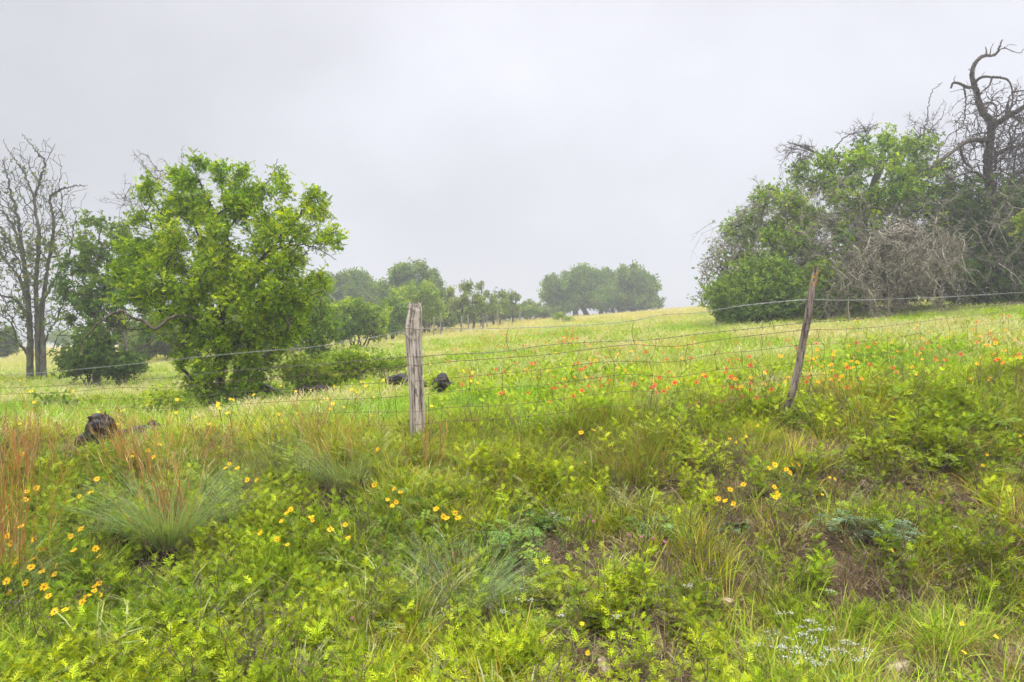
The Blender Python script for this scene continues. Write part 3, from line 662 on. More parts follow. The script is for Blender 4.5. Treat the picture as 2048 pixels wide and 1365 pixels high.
blobs = [(460, 620, 125, 85, .1, 1.5), (540, 640, 70, 70, .2, 1.1), (380, 560, 110, 90, 0, 1.2), (300, 540, 70, 70, .2), (450, 480, 130, 90, 0, 1.1), (420, 390, 95, 65, 0, .85), (330, 420, 60, 60, .3, .5),
         (530, 420, 75, 65, 0, .8), (600, 480, 60, 60, -.3, .55), (625, 405, 32, 30, -.4, .5), (660, 505, 30, 32, -.7, .6), (556, 335, 10, 28, .3, .7), (388, 345, 30, 24, -.4, .6), (500, 365, 40, 35, 0, .5), (440, 345, 30, 20, 0, .5), (260, 560, 45, 40, 0, .5),
         (430, 720, 85, 55, .1, 1.2), (500, 705, 60, 50, .1, 1.0), (450, 760, 60, 34, -.2, .7), (390, 760, 40, 40, .3, .35), (590, 560, 50, 45, .2, .5), (570, 640, 50, 60, .3, .9), (500, 560, 90, 70, -.4, .9), (270, 520, 45, 40, .2, .5), (290, 590, 55, 30, 0, .5), (650, 470, 40, 25, -.6, .3), (290, 460, 40, 40, .3, .25), (600, 380, 25, 12, -.3, .25), (350, 650, 55, 35, .3, .6), (240, 600, 35, 28, .2, .4), (300, 500, 50, 40, .2, .5), (386, 322, 9, 18, -.5, .25), (434, 322, 9, 14, 0, .2), (490, 330, 10, 14, 0, .2), (688, 500, 9, 22, -.7, .25), (650, 395, 18, 14, -.4, .3), (600, 435, 55, 45, -.4, 1.0), (340, 375, 55, 45, .1, .6), (560, 560, 90, 60, 0, .8)]
tree('green_tree', 'bushy bright green tree at left with a low bare limb arching out to the left', 'tree', b, seeds, blobs, d, 4400,
     dict(per=6, size=.086, kinds=('pinnate', 'cluster'), pal=GREEN1, spread=.06, droop=.3), seed=3, tip=.0035, bf=.3, clump=14, ck=.52,
     dead=[dict(n=30, blobs=[(285, 400, 26, 40, .2), (325, 355, 30, 25, .2)], len=.45, r=.006, dir=(-.6, 0, .9), sag=0, sub=3, mat=M_BARK), dict(n=24, blobs=[(250, 640, 40, 20, -.5), (330, 680, 40, 25, -.5)], len=.4, r=.005, dir=(-.6, 0, -.2), sub=3, mat=M_BARK)])
# --- bare many-stemmed tree at the left edge
d = 21.0; b = gat(75, d)
seeds = [(np.concatenate([[gat(60, d) - [0, 0, .1]], pl(d, [(60, 690), (58, 620), (50, 540, .2), (38, 450, .3), (20, 380, .3), (5, 320, .3)])]), .105, .012),
         (np.concatenate([[gat(80, d) - [0, 0, .1]], pl(d, [(76, 700), (74, 630), (72, 560), (78, 480, -.2), (70, 400), (88, 330), (70, 300), (45, 268)])]), .09, .008),
         (np.concatenate([[gat(88, d - .2) - [0, 0, .1]], pl(d, [(86, 700), (84, 620, .2), (95, 540, .3), (108, 450, .3), (100, 400, .3), (120, 380), (150, 372), (176, 372)])]), .085, .006),
         (pl(d, [(58, 620), (40, 560), (10, 520), (-30, 470)]), .06, .02), (pl(d, [(60, 640), (30, 600), (0, 590), (-50, 560)]), .05, .015),
         (pl(d, [(62, 720), (40, 690), (5, 665), (-40, 640)]), .05, .015), (pl(d, [(74, 620), (110, 560), (140, 500), (150, 440)]), .05, .012),
         (pl(d, [(86, 690), (112, 640), (135, 590), (170, 560)]), .03, .01), (pl(d, [(70, 400), (50, 350), (30, 320), (10, 290)]), .03, .008), (pl(d, [(88, 330), (105, 300), (110, 288)]), .015, .006), (pl(d, [(50, 540), (30, 460), (-10, 400), (-20, 330)]), .05, .012)]
blobs = [(40, 420, 75, 110), (90, 440, 60, 90), (70, 330, 50, 55, 0, .6), (150, 380, 25, 12, 0, .3), (20, 560, 70, 90), (100, 570, 60, 80, 0, .8), (-40, 450, 60, 120), (20, 660, 60, 40, 0, .5), (140, 640, 50, 40, -.5, .35)]
tree('bare_tree', 'tall mostly bare tree with several grey upright stems at the left edge of the photo', 'tree', b, seeds, blobs, d, 2300,
     dict(per=2, size=.15, frac=.30, kinds=('cluster',), pal=[(.13, .20, .05), (.17, .24, .04), (.09, .15, .04), (.24, .27, .05)], spread=.12,
          where=lambda P, r: (P[:, 2] < 5.2) | (r.random(len(P)) < .12)), seed=5, tip=.006, bf=.5, bark=M_BARKG, wig=.4, ex=3.2)
# --- darker leafy tree between the two
d = 18.0; b = gat(193, d)
seeds = [(np.concatenate([[b - [0, 0, .1]], pl(d, [(195, 700), (200, 670), (193, 640), (205, 590), (215, 530), (200, 480)])]), .10, .02), (pl(d, [(195, 680), (222, 650), (250, 600), (255, 540)]), .05, .015), (pl(d, [(193, 640), (170, 590), (165, 530), (160, 470)]), .04, .01)]
blobs = [(195, 480, 55, 45), (230, 520, 60, 60), (175, 570, 55, 60), (240, 590, 60, 50), (160, 620, 40, 45, 0, .5), (260, 470, 40, 50, 0, .3), (200, 630, 60, 40, 0, .8), (270, 640, 50, 50, .6, .7), (240, 700, 50, 24, .6, .4), (150, 560, 30, 50, 0, .5)]
tree('leafy_tree', 'dark green leafy tree with a dark trunk, directly right of the bare grey tree', 'tree', b, seeds, blobs, d, 1000,
     dict(per=3, size=.14, kinds=('cluster',), pal=[(.20, .28, .04), (.21, .34, .04), (.11, .20, .035)], spread=.10), seed=6, tip=.006, clump=15, ck=.62)
def bush(name, label, cat, px, d, blobs, n_, pal, size=.12, per=5, seed=1, group=None, nst=6, kinds=('cluster',), tip=.004, spread=.1, frac=1, bf=.3, dead=None, bark=None, py=None):
    b = gat(px, d); rng = np.random.default_rng(seed); seeds = []
    bw = blobs[0][2]; rs = np.random.default_rng(seed + 700); big = []
    for q in blobs:
        e_ = tuple(q[4:5]) if len(q) > 4 else (0,); w__ = q[5] if len(q) > 5 else 1
        big.append((q[0], q[1], q[2] * .8, q[3] * .8, e_[0], w__))
        for s_ in range(4):
            a_ = rs.uniform(0, 3.14); k_ = rs.uniform(.25, .45); big.append((q[0] + math.cos(a_) * q[2] * .9, q[1] - math.sin(a_) * q[3] * .85, q[2] * k_, q[3] * k_, e_[0] + rs.normal(0, .4) * q[2] / F * d, w__ * .7))
    for k in range(nst):
        x0 = px + rng.normal(0, bw * .12); bl = blobs[rng.integers(len(blobs))]; c = at(bl[0] + rng.normal(0, bl[2] * .3), bl[1], d + rng.normal(0, .3)); g = gat(x0, d + rng.normal(0, .1)) - [0, 0, .05]
        seeds.append((np.array([g, g * .6 + c * .4 + [0, 0, .1 * (c[2] - g[2])], c]), tip * 6, tip * 1.5))
    return tree(name, label, cat, b, seeds, big, d, n_, dict(per=per, size=size, kinds=kinds, pal=pal, spread=spread, frac=frac) if per else None, seed=seed, tip=tip, bf=bf, group=group, trunkname='stems', dead=dead, bark=bark)
DK = [(.10, .19, .035), (.08, .15, .03), (.14, .24, .04)]; MID = [(.20, .33, .04), (.26, .39, .04), (.14, .25, .04)]; LT = [(.32, .46, .04), (.38, .50, .05), (.24, .37, .04)]
bush('evergreen_bush', 'dense dark green bush at the foot of the dark-trunked leafy tree', 'bush', 175, 17.2, [(160, 722, 30, 26), (190, 705, 34, 40), (225, 728, 18, 18), (150, 742, 22, 12)], 360, DK, .12, 7, 21)
bush('low_bush', 'low dark green bush round the foot of the crooked grey stake', 'bush', 250, 17.6, [(250, 733, 36, 17), (222, 738, 30, 14)], 240, DK, .11, 7, 22)
bush('stump_bush', 'small green bush in front of the bare grey tree, left of the black stump', 'bush', 110, 10.5, [(110, 838, 36, 18)], 130, MID, .08, 5, 23, tip=.003)
bush('sprout_bush', 'small yellow-green bush growing over the charred root chunk left of the near tree', 'bush', 330, 10.3, [(335, 820, 42, 22), (300, 815, 20, 14)], 170, MID + LT, .07, 5, 24, tip=.0025)
bush('trailing_bush', 'bright green trailing bush just left of the weathered post, over the charred logs', 'bush', 735, 13.0, [(720, 735, 60, 24), (765, 740, 38, 22), (690, 745, 40, 22)], 360, LT, .085, 6, 25, tip=.003)
bush('yellow_bush', 'yellow-green bush right of the near tree, behind the charred log', 'bush', 610, 12.4, [(610, 752, 44, 26), (640, 762, 30, 18)], 240, LT + [(.38, .42, .05)], .08, 6, 26, tip=.003)
bush('slender_shrub', 'slender upright shrub with thin dark stems, between the near tree and the weathered post', 'shrub', 635, 16.5, [(632, 610, 36, 48, 0, .6), (640, 660, 40, 36), (635, 700, 30, 22), (600, 650, 30, 40, 0, .6)], 520, MID, .10, 3, 27, tip=.004, nst=8)
# second band, about 28-36 m off
bush('roundtop_bush', 'rounded green bush behind the far fence, first left of the weathered post', 'bush', 715, 30, [(715, 640, 50, 36), (680, 655, 30, 32), (750, 655, 26, 26)], 520, LT + MID, .2, 8, 28, tip=.008)
bush('hedge_bush', 'green bush behind the far fence, half hidden by the bushy bright green tree', 'bush', 600, 34, [(600, 640, 60, 46), (560, 660, 50, 36)], 520, MID, .22, 8, 29, tip=.008)
bush('field_bush', 'broad dull green bush behind the near tree low branches', 'bush', 400, 36, [(390, 665, 110, 40), (320, 680, 70, 34), (500, 690, 80, 30), (280, 700, 40, 20)], 900, MID + [(.2, .22, .07)], .25, 8, 30, tip=.008)
bush('horizon_bush', 'dark bush on the horizon at the left edge of the photo', 'bush', 5, 48, [(5, 690, 26, 28)], 170, DK, .3, 8, 31, tip=.01)
bush('distant_bush', 'hazy grey-green bushes on the skyline beyond the bare tree', 'bush', 130, 90, [(130, 678, 40, 12), (200, 680, 50, 12), (300, 672, 60, 16)], 420, MID, .5, 8, 32, tip=.02)
# distant oaks and mesquites
def spreader(name, label, px, d, base_py, blobs, n_, pal, seed, size=.3, per=7, tip=.015, r=.2, cat='tree', group=None, bf=.35, wig=.5, ntr=1, frac=1, shell=.6):
    rs = np.random.default_rng(seed + 900); big = []
    for q in blobs:
        big.append((q[0], q[1], q[2] * .62, q[3] * .62, 0, 1.0))
        for s_ in range(6):
            a_ = rs.uniform(-.4, 3.54); k_ = rs.uniform(.28, .5); big.append((q[0] + math.cos(a_) * q[2] * .82, q[1] - math.sin(a_) * q[3] * .78, q[2] * k_, q[3] * k_, rs.normal(0, 1) * q[2] / F * d * .5, .8))
    blobs = [(q[0], q[1], q[2], q[3]) for q in blobs]; fine = big
    seeds = []
    for k in range(ntr):
        x = px + (k - (ntr - 1) / 2) * 26; g = gat(x, d + k * .5); top = blobs[k % len(blobs)]
        t1 = at(x + (top[0] - x) * .25, (base_py + top[1]) / 2 + (base_py - top[1]) * .12, d); t2 = at(top[0], top[1], d)
        seeds.append((np.array([g - [0, 0, .2], t1, t2]), r, r * .35))
    return tree(name, label, cat, gat(px, d), seeds, fine, d, int(n_ * 1.15), dict(per=per, size=size, kinds=('coarse',), pal=pal, spread=size * .5, frac=frac) if per else None, seed=seed, tip=tip, bf=bf, group=group, wig=wig, shell=shell, clump=12, ck=.6, sub=2)
OAK = [(.19, .32, .05), (.26, .39, .06), (.13, .22, .04)]; MESQ = [(.22, .31, .06), (.28, .37, .07), (.17, .25, .05)]
spreader('oak_tree', 'tall rounded oak on the left skyline, highest of the far trees left of the post', 815, 66, 630, [(800, 570, 38, 34), (838, 558, 36, 26), (780, 590, 30, 26), (862, 580, 22, 22), (820, 600, 50, 26)], 900, OAK, 41, .4, 4, .02, .35)
spreader('oak_tree', 'lower hazy oak left of the tall rounded oak on the skyline', 710, 72, 640, [(705, 570, 26, 28), (670, 585, 34, 28), (740, 590, 30, 24), (640, 580, 26, 26), (700, 605, 60, 24)], 900, OAK, 42, .42, 4, .02, .35)
spreader('locust_tree', 'light green tree in front of the tall rounded oak', 830, 46, 650, [(835, 590, 26, 22), (815, 612, 36, 24), (850, 618, 30, 26)], 480, LT, 43, .3, 6, .012, .16)
spreader('locust_tree', 'smaller green tree behind the far fence just left of the weathered post', 785, 40, 655, [(790, 640, 24, 24), (770, 650, 22, 20), (800, 620, 26, 20)], 380, MID, 44, .26, 6, .012, .12)
spreader('mesquite_tree', 'mesquite leaning left, nearest to the post on its right side', 868, 52, 648, [(885, 605, 26, 20), (908, 606, 24, 14), (856, 612, 22, 22), (880, 634, 34, 16), (900, 588, 14, 10)], 480, MESQ, 45, .22, 2, .014, .11, wig=1.2, bf=.3, ntr=2)
spreader('mesquite_tree', 'thin mesquite with a tall open crown, third from the post', 935, 50, 655, [(930, 576, 14, 10), (944, 600, 22, 16), (915, 612, 22, 16), (958, 622, 18, 16), (930, 634, 20, 12, 0)], 384, MESQ, 46, .22, 2, .014, .11, wig=1.2, bf=.3, ntr=2)
spreader('mesquite_tree', 'mesquite with twin uneven tops, second from the right of its row', 975, 56, 642, [(963, 580, 10, 12), (975, 608, 22, 20), (1000, 612, 20, 18), (985, 628, 24, 12)], 384, MESQ, 47, .22, 2, .014, .11, wig=1.2, bf=.3, ntr=2)
spreader('mesquite_tree', 'mesquite with bare crooked branch tips reaching right, last of its row', 1012, 58, 640, [(1018, 604, 18, 18), (1034, 592, 12, 8), (998, 588, 10, 8), (1020, 622, 20, 12)], 336, MESQ, 48, .22, 2, .014, .11, wig=1.2, bf=.3, ntr=2, frac=.6)
bush('skyline_scrub', 'low hazy scrub on the crest right of the mesquite row', 'bush', 1058, 75, [(1058, 618, 20, 14), (1040, 626, 20, 8), (1085, 628, 22, 7)], 240, MESQ, .4, 5, 49, tip=.015)
bush('skyline_scrub', 'low grey-green scrub behind the mesquite trunks', 'bush', 940, 70, [(940, 634, 60, 16), (1000, 626, 46, 14), (890, 634, 34, 20), (1045, 624, 24, 12)], 700, MID + MESQ, .4, 6, 50, tip=.015)
bush('skyline_scrub', 'low grey scrub at the left foot of the oak clump on the crest', 'bush', 1110, 84, [(1110, 622, 26, 9), (1090, 628, 16, 6)], 200, OAK, .4, 6, 53, tip=.015)
spreader('live_oak', 'left live oak of the clump on the crest, low wide crown', 1150, 86, 622, [(1135, 575, 38, 24), (1165, 565, 32, 24), (1108, 588, 18, 10), (1155, 606, 52, 16), (1120, 606, 26, 14)], 900, OAK, 51, .5, 5, .025, .4, ntr=3, bf=.3)
spreader('live_oak', 'right live oak of the clump on the crest, rounded and taller', 1265, 88, 620, [(1262, 562, 32, 24), (1290, 578, 26, 22), (1250, 600, 50, 22), (1300, 602, 16, 14), (1280, 608, 36, 14)], 950, OAK, 52, .5, 5, .025, .45, ntr=3, bf=.3)
spreader('live_oak', 'middle live oak of the clump on the crest, narrow with a pointed top', 1215, 92, 620, [(1212, 552, 16, 20), (1195, 578, 34, 26), (1228, 575, 26, 24), (1215, 606, 50, 18)], 600, OAK, 54, .5, 5, .025, .35, ntr=2, bf=.3)
bush('undergrowth', 'pale green brush between the far fence and the tall rounded oak', 'bush', 850, 54, [(850, 636, 50, 20), (800, 640, 50, 24), (890, 642, 30, 12)], 520, MID, .32, 5, 56, tip=.01)
bush('undergrowth', 'tangled low brush round the foot of the bushy bright green tree', 'bush', 445, 11.7, [(415, 802, 40, 18), (478, 795, 26, 18), (510, 760, 30, 36, .4), (400, 775, 24, 24, .4)], 330, MID, .085, 3, 57, tip=.004, nst=9)
bush('meadow_sapling', 'small bright green sapling alone in the meadow below the oak clump', 'sapling', 1125, 50, [(1118, 634, 10, 4), (1135, 640, 7, 4)], 60, LT, .16, 5, 55, tip=.006, nst=3)
# --- right-hand thicket, about 24 m off
d = 24.0
HAZY = [(.21, .36, .035), (.29, .46, .035), (.13, .24, .03), (.40, .54, .035)]
b = gat(1700, d + 1)
seeds = [(np.concatenate([[b - [0, 0, .2]], pl(d, [(1705, 560, 1), (1715, 480, .5), (1740, 400), (1760, 330), (1775, 270)])]), .3, .06), (pl(d, [(1712, 500, .5), (1650, 440), (1600, 410), (1560, 400), (1530, 410)]), .16, .03),
         (pl(d, [(1720, 460, .3), (1680, 370), (1650, 320), (1610, 295), (1575, 285)]), .10, .015), (pl(d, [(1705, 540, .8), (1620, 500), (1550, 460), (1500, 435), (1460, 455)]), .12, .03),
         (pl(d, [(1740, 400), (1800, 360), (1860, 340), (1880, 300)]), .1, .02), (pl(d, [(1650, 320), (1690, 275), (1720, 265), (1760, 255)]), .03, .01),
         (pl(d, [(1780, 350), (1820, 300), (1850, 260), (1862, 190), (1885, 165)]), .035, .008), (pl(d, [(1830, 290), (1880, 240), (1890, 210)]), .02, .006), (pl(d, [(1500, 440), (1470, 455), (1440, 470)]), .05, .012)]
blobs = [(1760, 300, 45, 35, 0, .9), (1800, 290, 40, 25, 0, .6), (1690, 330, 60, 35, 0, .9), (1640, 340, 50, 35, 0, .6), (1740, 370, 100, 60, 0, 1), (1640, 410, 100, 60, 0, 1), (1560, 420, 60, 45, 0, .9), (1520, 395, 30, 22, 0, .6), (1500, 450, 50, 50, 0, .7),
         (1850, 300, 35, 30, 0, .6), (1850, 370, 60, 50, 0, .7), (1560, 500, 90, 60, 0, .9), (1680, 490, 110, 60, 0, .8), (1480, 530, 40, 50, 0, .5), (1800, 440, 80, 60, 0, .7)]
tree('thicket_oak', 'big spreading tree of the right-hand thicket, light green crown tangled with grey dead twigs', 'tree', b, seeds, blobs, d, 2600,
     dict(per=6, size=.17, kinds=('cluster',), pal=HAZY, spread=.16, where=lambda P, r: r.random(len(P)) < np.where(fbm(P[:, 0] * .9, P[:, 2] * .9, 88) > .46, 1, .38)), seed=8, tip=.012, bf=.3, bark=M_BARKG, clump=18, ck=.6, ex=2.8,
     dead=[dict(n=34, blobs=[(1605, 305, 24, 14)], len=.8, r=.012, dir=(-.9, 0, .3), sag=.02, sub=3, mat=M_SNAG), dict(n=30, blobs=[(1855, 270, 14, 34), (1845, 300, 24, 20)], len=.9, r=.011, dir=(.3, 0, 1.2), sag=0, sub=3, mat=M_SNAG), dict(n=18, blobs=[(1720, 270, 22, 8)], len=.6, r=.011, dir=(-.5, 0, .5), sag=0, sub=3, mat=M_SNAG), dict(n=900, blobs=[(1620, 440, 130, 90), (1560, 470, 110, 80), (1700, 500, 130, 90), (1840, 420, 90, 80), (1470, 500, 50, 70), (1590, 300, 30, 25, 0, .4), (1440, 480, 40, 40, 0, .5)], len=1.0, r=.012, dir=(-.2, -.2, -.4), sub=2, col=(.75, .75, .75))])
# dead snag, right edge
d = 23.0; b = gat(1985, d)
def sn(*q): return pl(d, q)
seeds = [(np.concatenate([[b - [0, 0, .2]], sn((1988, 520), (1985, 430), (1975, 330), (1980, 290), (1982, 247), (1968, 228), (1957, 205), (1955, 190), (1949, 172), (1944, 150), (1950, 128), (1962, 115), (1972, 111))]), .165, .045),
         (sn((1972, 111), (1984, 112), (1994, 105), (2000, 92), (2005, 80)), .045, .018), (sn((1996, 101), (2010, 97, .2), (2025, 103, .2), (2040, 106, .2), (2048, 98, .2)), .018, .007), (sn((1972, 111), (1973, 102), (1971, 94)), .03, .012), (sn((1980, 110), (1982, 98), (1987, 87)), .02, .006),
         (sn((2004, 98, .2), (2020, 90, .3), (2034, 92, .3)), .01, .004),
         (sn((1947, 175), (1935, 175), (1920, 168), (1907, 166), (1902, 177)), .055, .03), (sn((1910, 166), (1908, 158), (1912, 152)), .014, .006), (sn((1935, 176), (1920, 180), (1900, 184)), .014, .005), (sn((1928, 174, .1), (1931, 195, .2), (1930, 225, .2), (1926, 255, .2)), .03, .008), (sn((1944, 142), (1936, 139)), .018, .008),
         (sn((1949, 170), (1955, 160, -.2), (1968, 154, -.4), (1985, 155, -.6), (2003, 156, -.7), (2017, 162, -.8), (2024, 178, -.9), (2025, 200, -.9), (2020, 218, -.8)), .05, .018), (sn((1962, 157, -.3), (1965, 150, -.3), (1970, 144, -.3)), .014, .005),
         (sn((2024, 185, -.9), (2035, 183, -1), (2055, 182, -1), (2090, 190, -1)), .035, .012), (sn((1984, 157, -.6), (1978, 172, -.5), (1966, 182, -.3), (1958, 192, -.2)), .03, .015),
         (sn((1963, 215), (1975, 206, .3), (1988, 208, .5), (1994, 222, .5), (1992, 240, .4)), .03, .015),
         (sn((1985, 250), (2002, 242, -.2), (2020, 230, -.4), (2036, 222, -.6), (2060, 205, -.7), (2100, 180, -.8), (2130, 140, -.8)), .11, .03), (sn((2005, 240, -.2), (2016, 233, -.2), (2030, 235, -.2), (2060, 240)), .03, .01),
         (sn((1978, 283), (1955, 280, -.3), (1935, 283, -.6), (1915, 296, -.8), (1895, 312, -1), (1870, 330, -1.1), (1850, 342, -1.2)), .085, .02), (sn((1920, 292, -.7), (1924, 310, -.6), (1930, 325, -.5), (1945, 338, -.4)), .05, .03),
         (sn((1984, 320), (2000, 305, .3), (2015, 298, .4), (2035, 293, .5), (2060, 290, .6), (2110, 285, .6)), .08, .02), (sn((2020, 298, .4), (2022, 280, .4), (2018, 262, .4)), .04, .02), (sn((1990, 340), (1992, 310, .2), (1984, 290, .2)), .04, .03),
         (sn((1988, 390), (2015, 370), (2040, 345), (2080, 330), (2130, 320)), .09, .03), (sn((1988, 410, .3), (2020, 375, .8), (2050, 350, 1)), .06, .02), (sn((1986, 380), (1960, 350, -.5), (1935, 345, -.8), (1900, 360, -1)), .06, .02)]
blobs = [(1990, 200, 45, 35, -.3, .9), (1950, 235, 35, 40, 0, .8), (2010, 260, 50, 35, 0, 1), (1930, 260, 25, 45, 0, .6), (1960, 310, 45, 30, 0, .7), (2060, 250, 60, 70, 0, 1), (2040, 330, 60, 50, 0, 1), (1910, 330, 40, 30, 0, .6), (1960, 400, 60, 60, 0, .8), (2100, 400, 60, 80, 0, .8)]
tree('dead_tree', 'tall dead tree with a hooked crooked top and hanging twigs, far right', 'tree', b, seeds, blobs, d, 1600, dict(per=3, size=.2, frac=1, kinds=('cluster',), pal=DK, spread=.2, where=lambda P, r: (P[:, 2] < 7.0) & (r.random(len(P)) < .5)), seed=9, tip=.009, ex=3.2, bf=.3, bark=M_SNAG, wig=.5,
     dead=dict(n=240, blobs=[(1990, 210, 40, 30, -.3), (1930, 270, 25, 30), (2010, 270, 60, 35), (2040, 340, 70, 50), (1900, 330, 50, 25), (2090, 260, 50, 90)], len=1.3, r=.014, dir=(0, 0, -.9), sub=2, mat=M_SNAG))
def mass(name, label, px, d, blobs, n_, pal, seed, size=.2, per=8, dead=None, tip=.007, kinds=('cluster',)):
    return bush(name, label, 'bush', px, d, blobs, n_, pal, size, per, seed, nst=9, tip=tip, spread=.16, dead=dead, kinds=kinds)
mass('vine_thicket', 'dark green leafy mass wrapping the lower half of the dead tree, far right', 2000, 23.6, [(1960, 480, 80, 90), (2050, 500, 90, 100), (1900, 540, 70, 60), (1960, 570, 110, 42), (2090, 570, 90, 50), (1880, 460, 50, 60, 0, .6)], 1800, DK, 61,
     dead=dict(n=160, blobs=[(1950, 470, 80, 90, -.8), (2040, 450, 60, 90, -.8)], len=1.3, r=.012, dir=(0, -.2, -.7), sub=3))
mass('dark_thicket', 'dark green undergrowth behind the pile of grey dead branches', 1740, 25.2, [(1740, 570, 130, 45), (1820, 520, 80, 60), (1660, 560, 60, 50)], 1100, DK, 62)  # undergrowth with the dark green leaf palette
mass('rounded_shrub', 'rounded light green shrub at the left foot of the right-hand thicket', 1510, 22.6, [(1500, 600, 66, 40), (1560, 590, 60, 48), (1470, 615, 40, 26), (1540, 560, 50, 34), (1600, 600, 50, 40)], 1500, [(.20, .33, .05), (.26, .39, .06), (.14, .24, .05)], 63, .17, 8)
mass('bright_shrub', 'yellow-green leafy shrub right behind the leaning post top', 1650, 22.3, [(1655, 590, 26, 34), (1640, 560, 24, 24), (1690, 610, 26, 22)], 420, MID + LT, 64, .17, 6)
bush('leafless_shrub', 'leafless grey shrub with spidery twigs at the left end of the right-hand thicket', 'shrub', 1440, 24.5, [(1425, 560, 36, 36), (1455, 520, 34, 46), (1420, 600, 34, 24), (1470, 470, 26, 30, 0, .6)], 800, MID, .14, 2, 65, frac=.12, tip=.007, bf=.35, bark=M_DEAD)
# the brush pile of grey dead branches
d = 22.0; b = gat(1790, d)
seeds = [(np.concatenate([[b - [0, 0, .05]], pl(d, [(1800, 560), (1812, 500), (1806, 455), (1790, 432)])]), .10, .03)]
rb = np.random.default_rng(70)
for k in range(26):
    a0 = rb.uniform(-1.6, 1.6); x1 = 1800 + 115 * math.sin(a0) + rb.normal(0, 8); y1 = 520 - 80 * math.cos(a0) + rb.normal(0, 8) + 60
    seeds.append((pl(d, [(1806 + rb.normal(0, 15), 460 + rb.normal(0, 14), 0), ((1806 + x1) / 2 + rb.normal(0, 6), (455 + y1) / 2 - 12, rb.normal(-.4, .5)), (x1, y1, rb.normal(-.7, .7)), (x1 + 12 * math.sin(a0), min(y1 + 40, 628), rb.normal(-.8, .8))]), .028, .008))
blobs = [(1790, 520, 125, 66, -.4), (1740, 560, 80, 46, -.4), (1830, 500, 90, 50, -.3), (1760, 600, 70, 26, -.5, .6)]
tree('brush_pile', 'dome of tangled pale grey dead branches in front of the right-hand thicket', 'dead branches', b, seeds, blobs, d, 1500, None, seed=10, tip=.009, ex=3, bf=.5, bark=M_DEAD, wig=.8, trunkname='branches',
     dead=dict(n=260, blobs=[(1780, 540, 125, 66, -.5), (1700, 580, 50, 30, -.4), (1840, 500, 80, 50, -.3)], len=1.1, r=.015, dir=(0, -.1, -.7), sub=3))
bush('edge_sapling', 'yellowish leafy twigs at the right edge of the photo, against the dark thicket', 'sapling', 2075, 20.0, [(2050, 440, 14, 12), (2060, 460, 20, 8), (2085, 470, 26, 30)], 110, [(.38, .44, .04), (.30, .40, .04)], .16, 5, 66, nst=3, tip=.005)
# ------------------------------------------------------------------ weathered wood
def wood_mat(name, pale, mid, dark, crack=.5, lichen=None):
    m, n, l, p = nmat(name)
    t = n.new('ShaderNodeTexCoord'); mp = n.new('ShaderNodeMapping'); mp.inputs['Scale'].default_value = (1, 1, .12); l.new(t.outputs['Object'], mp.inputs[0])
    nz = n.new('ShaderNodeTexNoise'); nz.inputs['Scale'].default_value = 42; nz.inputs['Detail'].default_value = 8; nz.inputs['Roughness'].default_value = .7; l.new(mp.outputs[0], nz.inputs[0])
    r = n.new('ShaderNodeValToRGB'); e0, e1 = r.color_ramp.elements; e0.position = .33; e0.color = (*dark, 1); e1.position = .72; e1.color = (*pale, 1)
    e = r.color_ramp.elements.new(.45); e.color = (*mid, 1); l.new(nz.outputs[0], r.inputs[0]); src = r.outputs[0]
    a = n.new('ShaderNodeAttribute'); a.attribute_name = 'col'; mm = n.new('ShaderNodeMix'); mm.data_type = 'RGBA'; mm.blend_type = 'MULTIPLY'; mm.inputs[0].default_value = 1; l.new(src, mm.inputs[6]); l.new(a.outputs[0], mm.inputs[7]); src = mm.outputs[2]
    if lichen:
        nz2 = n.new('ShaderNodeTexNoise'); nz2.inputs['Scale'].default_value = 30; nz2.inputs['Detail'].default_value = 5; l.new(t.outputs['Object'], nz2.inputs[0])
        sp = n.new('ShaderNodeSeparateXYZ'); l.new(t.outputs['Object'], sp.inputs[0]); m1 = n.new('ShaderNodeMapRange'); m1.inputs[1].default_value = lichen[1]; m1.inputs[2].default_value = lichen[1] + .1; l.new(sp.outputs['Z'], m1.inputs[0])
        m2 = n.new('ShaderNodeMapRange'); m2.inputs[1].default_value = .50; m2.inputs[2].default_value = .56; l.new(nz2.outputs[0], m2.inputs[0]); mu = n.new('ShaderNodeMath'); mu.operation = 'MULTIPLY'; l.new(m1.outputs[0], mu.inputs[0]); l.new(m2.outputs[0], mu.inputs[1])
        mm = n.new('ShaderNodeMix'); mm.data_type = 'RGBA'; l.new(mu.outputs[0], mm.inputs[0]); l.new(src, mm.inputs[6]); mm.inputs[7].default_value = (*lichen[0], 1); src = mm.outputs[2]
    l.new(src, p.inputs['Base Color']); p.inputs['Roughness'].default_value = .85; p.inputs['Specular IOR Level'].default_value = .2
    b = n.new('ShaderNodeBump'); b.inputs['Strength'].default_value = .9; b.inputs['Distance'].default_value = .006; l.new(nz.outputs[0], b.inputs['Height']); l.new(b.outputs[0], p.inputs['Normal'])
    return m
M_POST1 = wood_mat('post_wood', (.66, .58, .52), (.50, .43, .38), (.12, .09, .07))
M_POST2 = wood_mat('stake_wood', (.36, .31, .27), (.20, .16, .14), (.035, .026, .022), lichen=((.42, .24, .02), 1.40))
M_POST3 = wood_mat('far_post_wood', (.30, .28, .25), (.22, .2, .18), (.08, .07, .06))
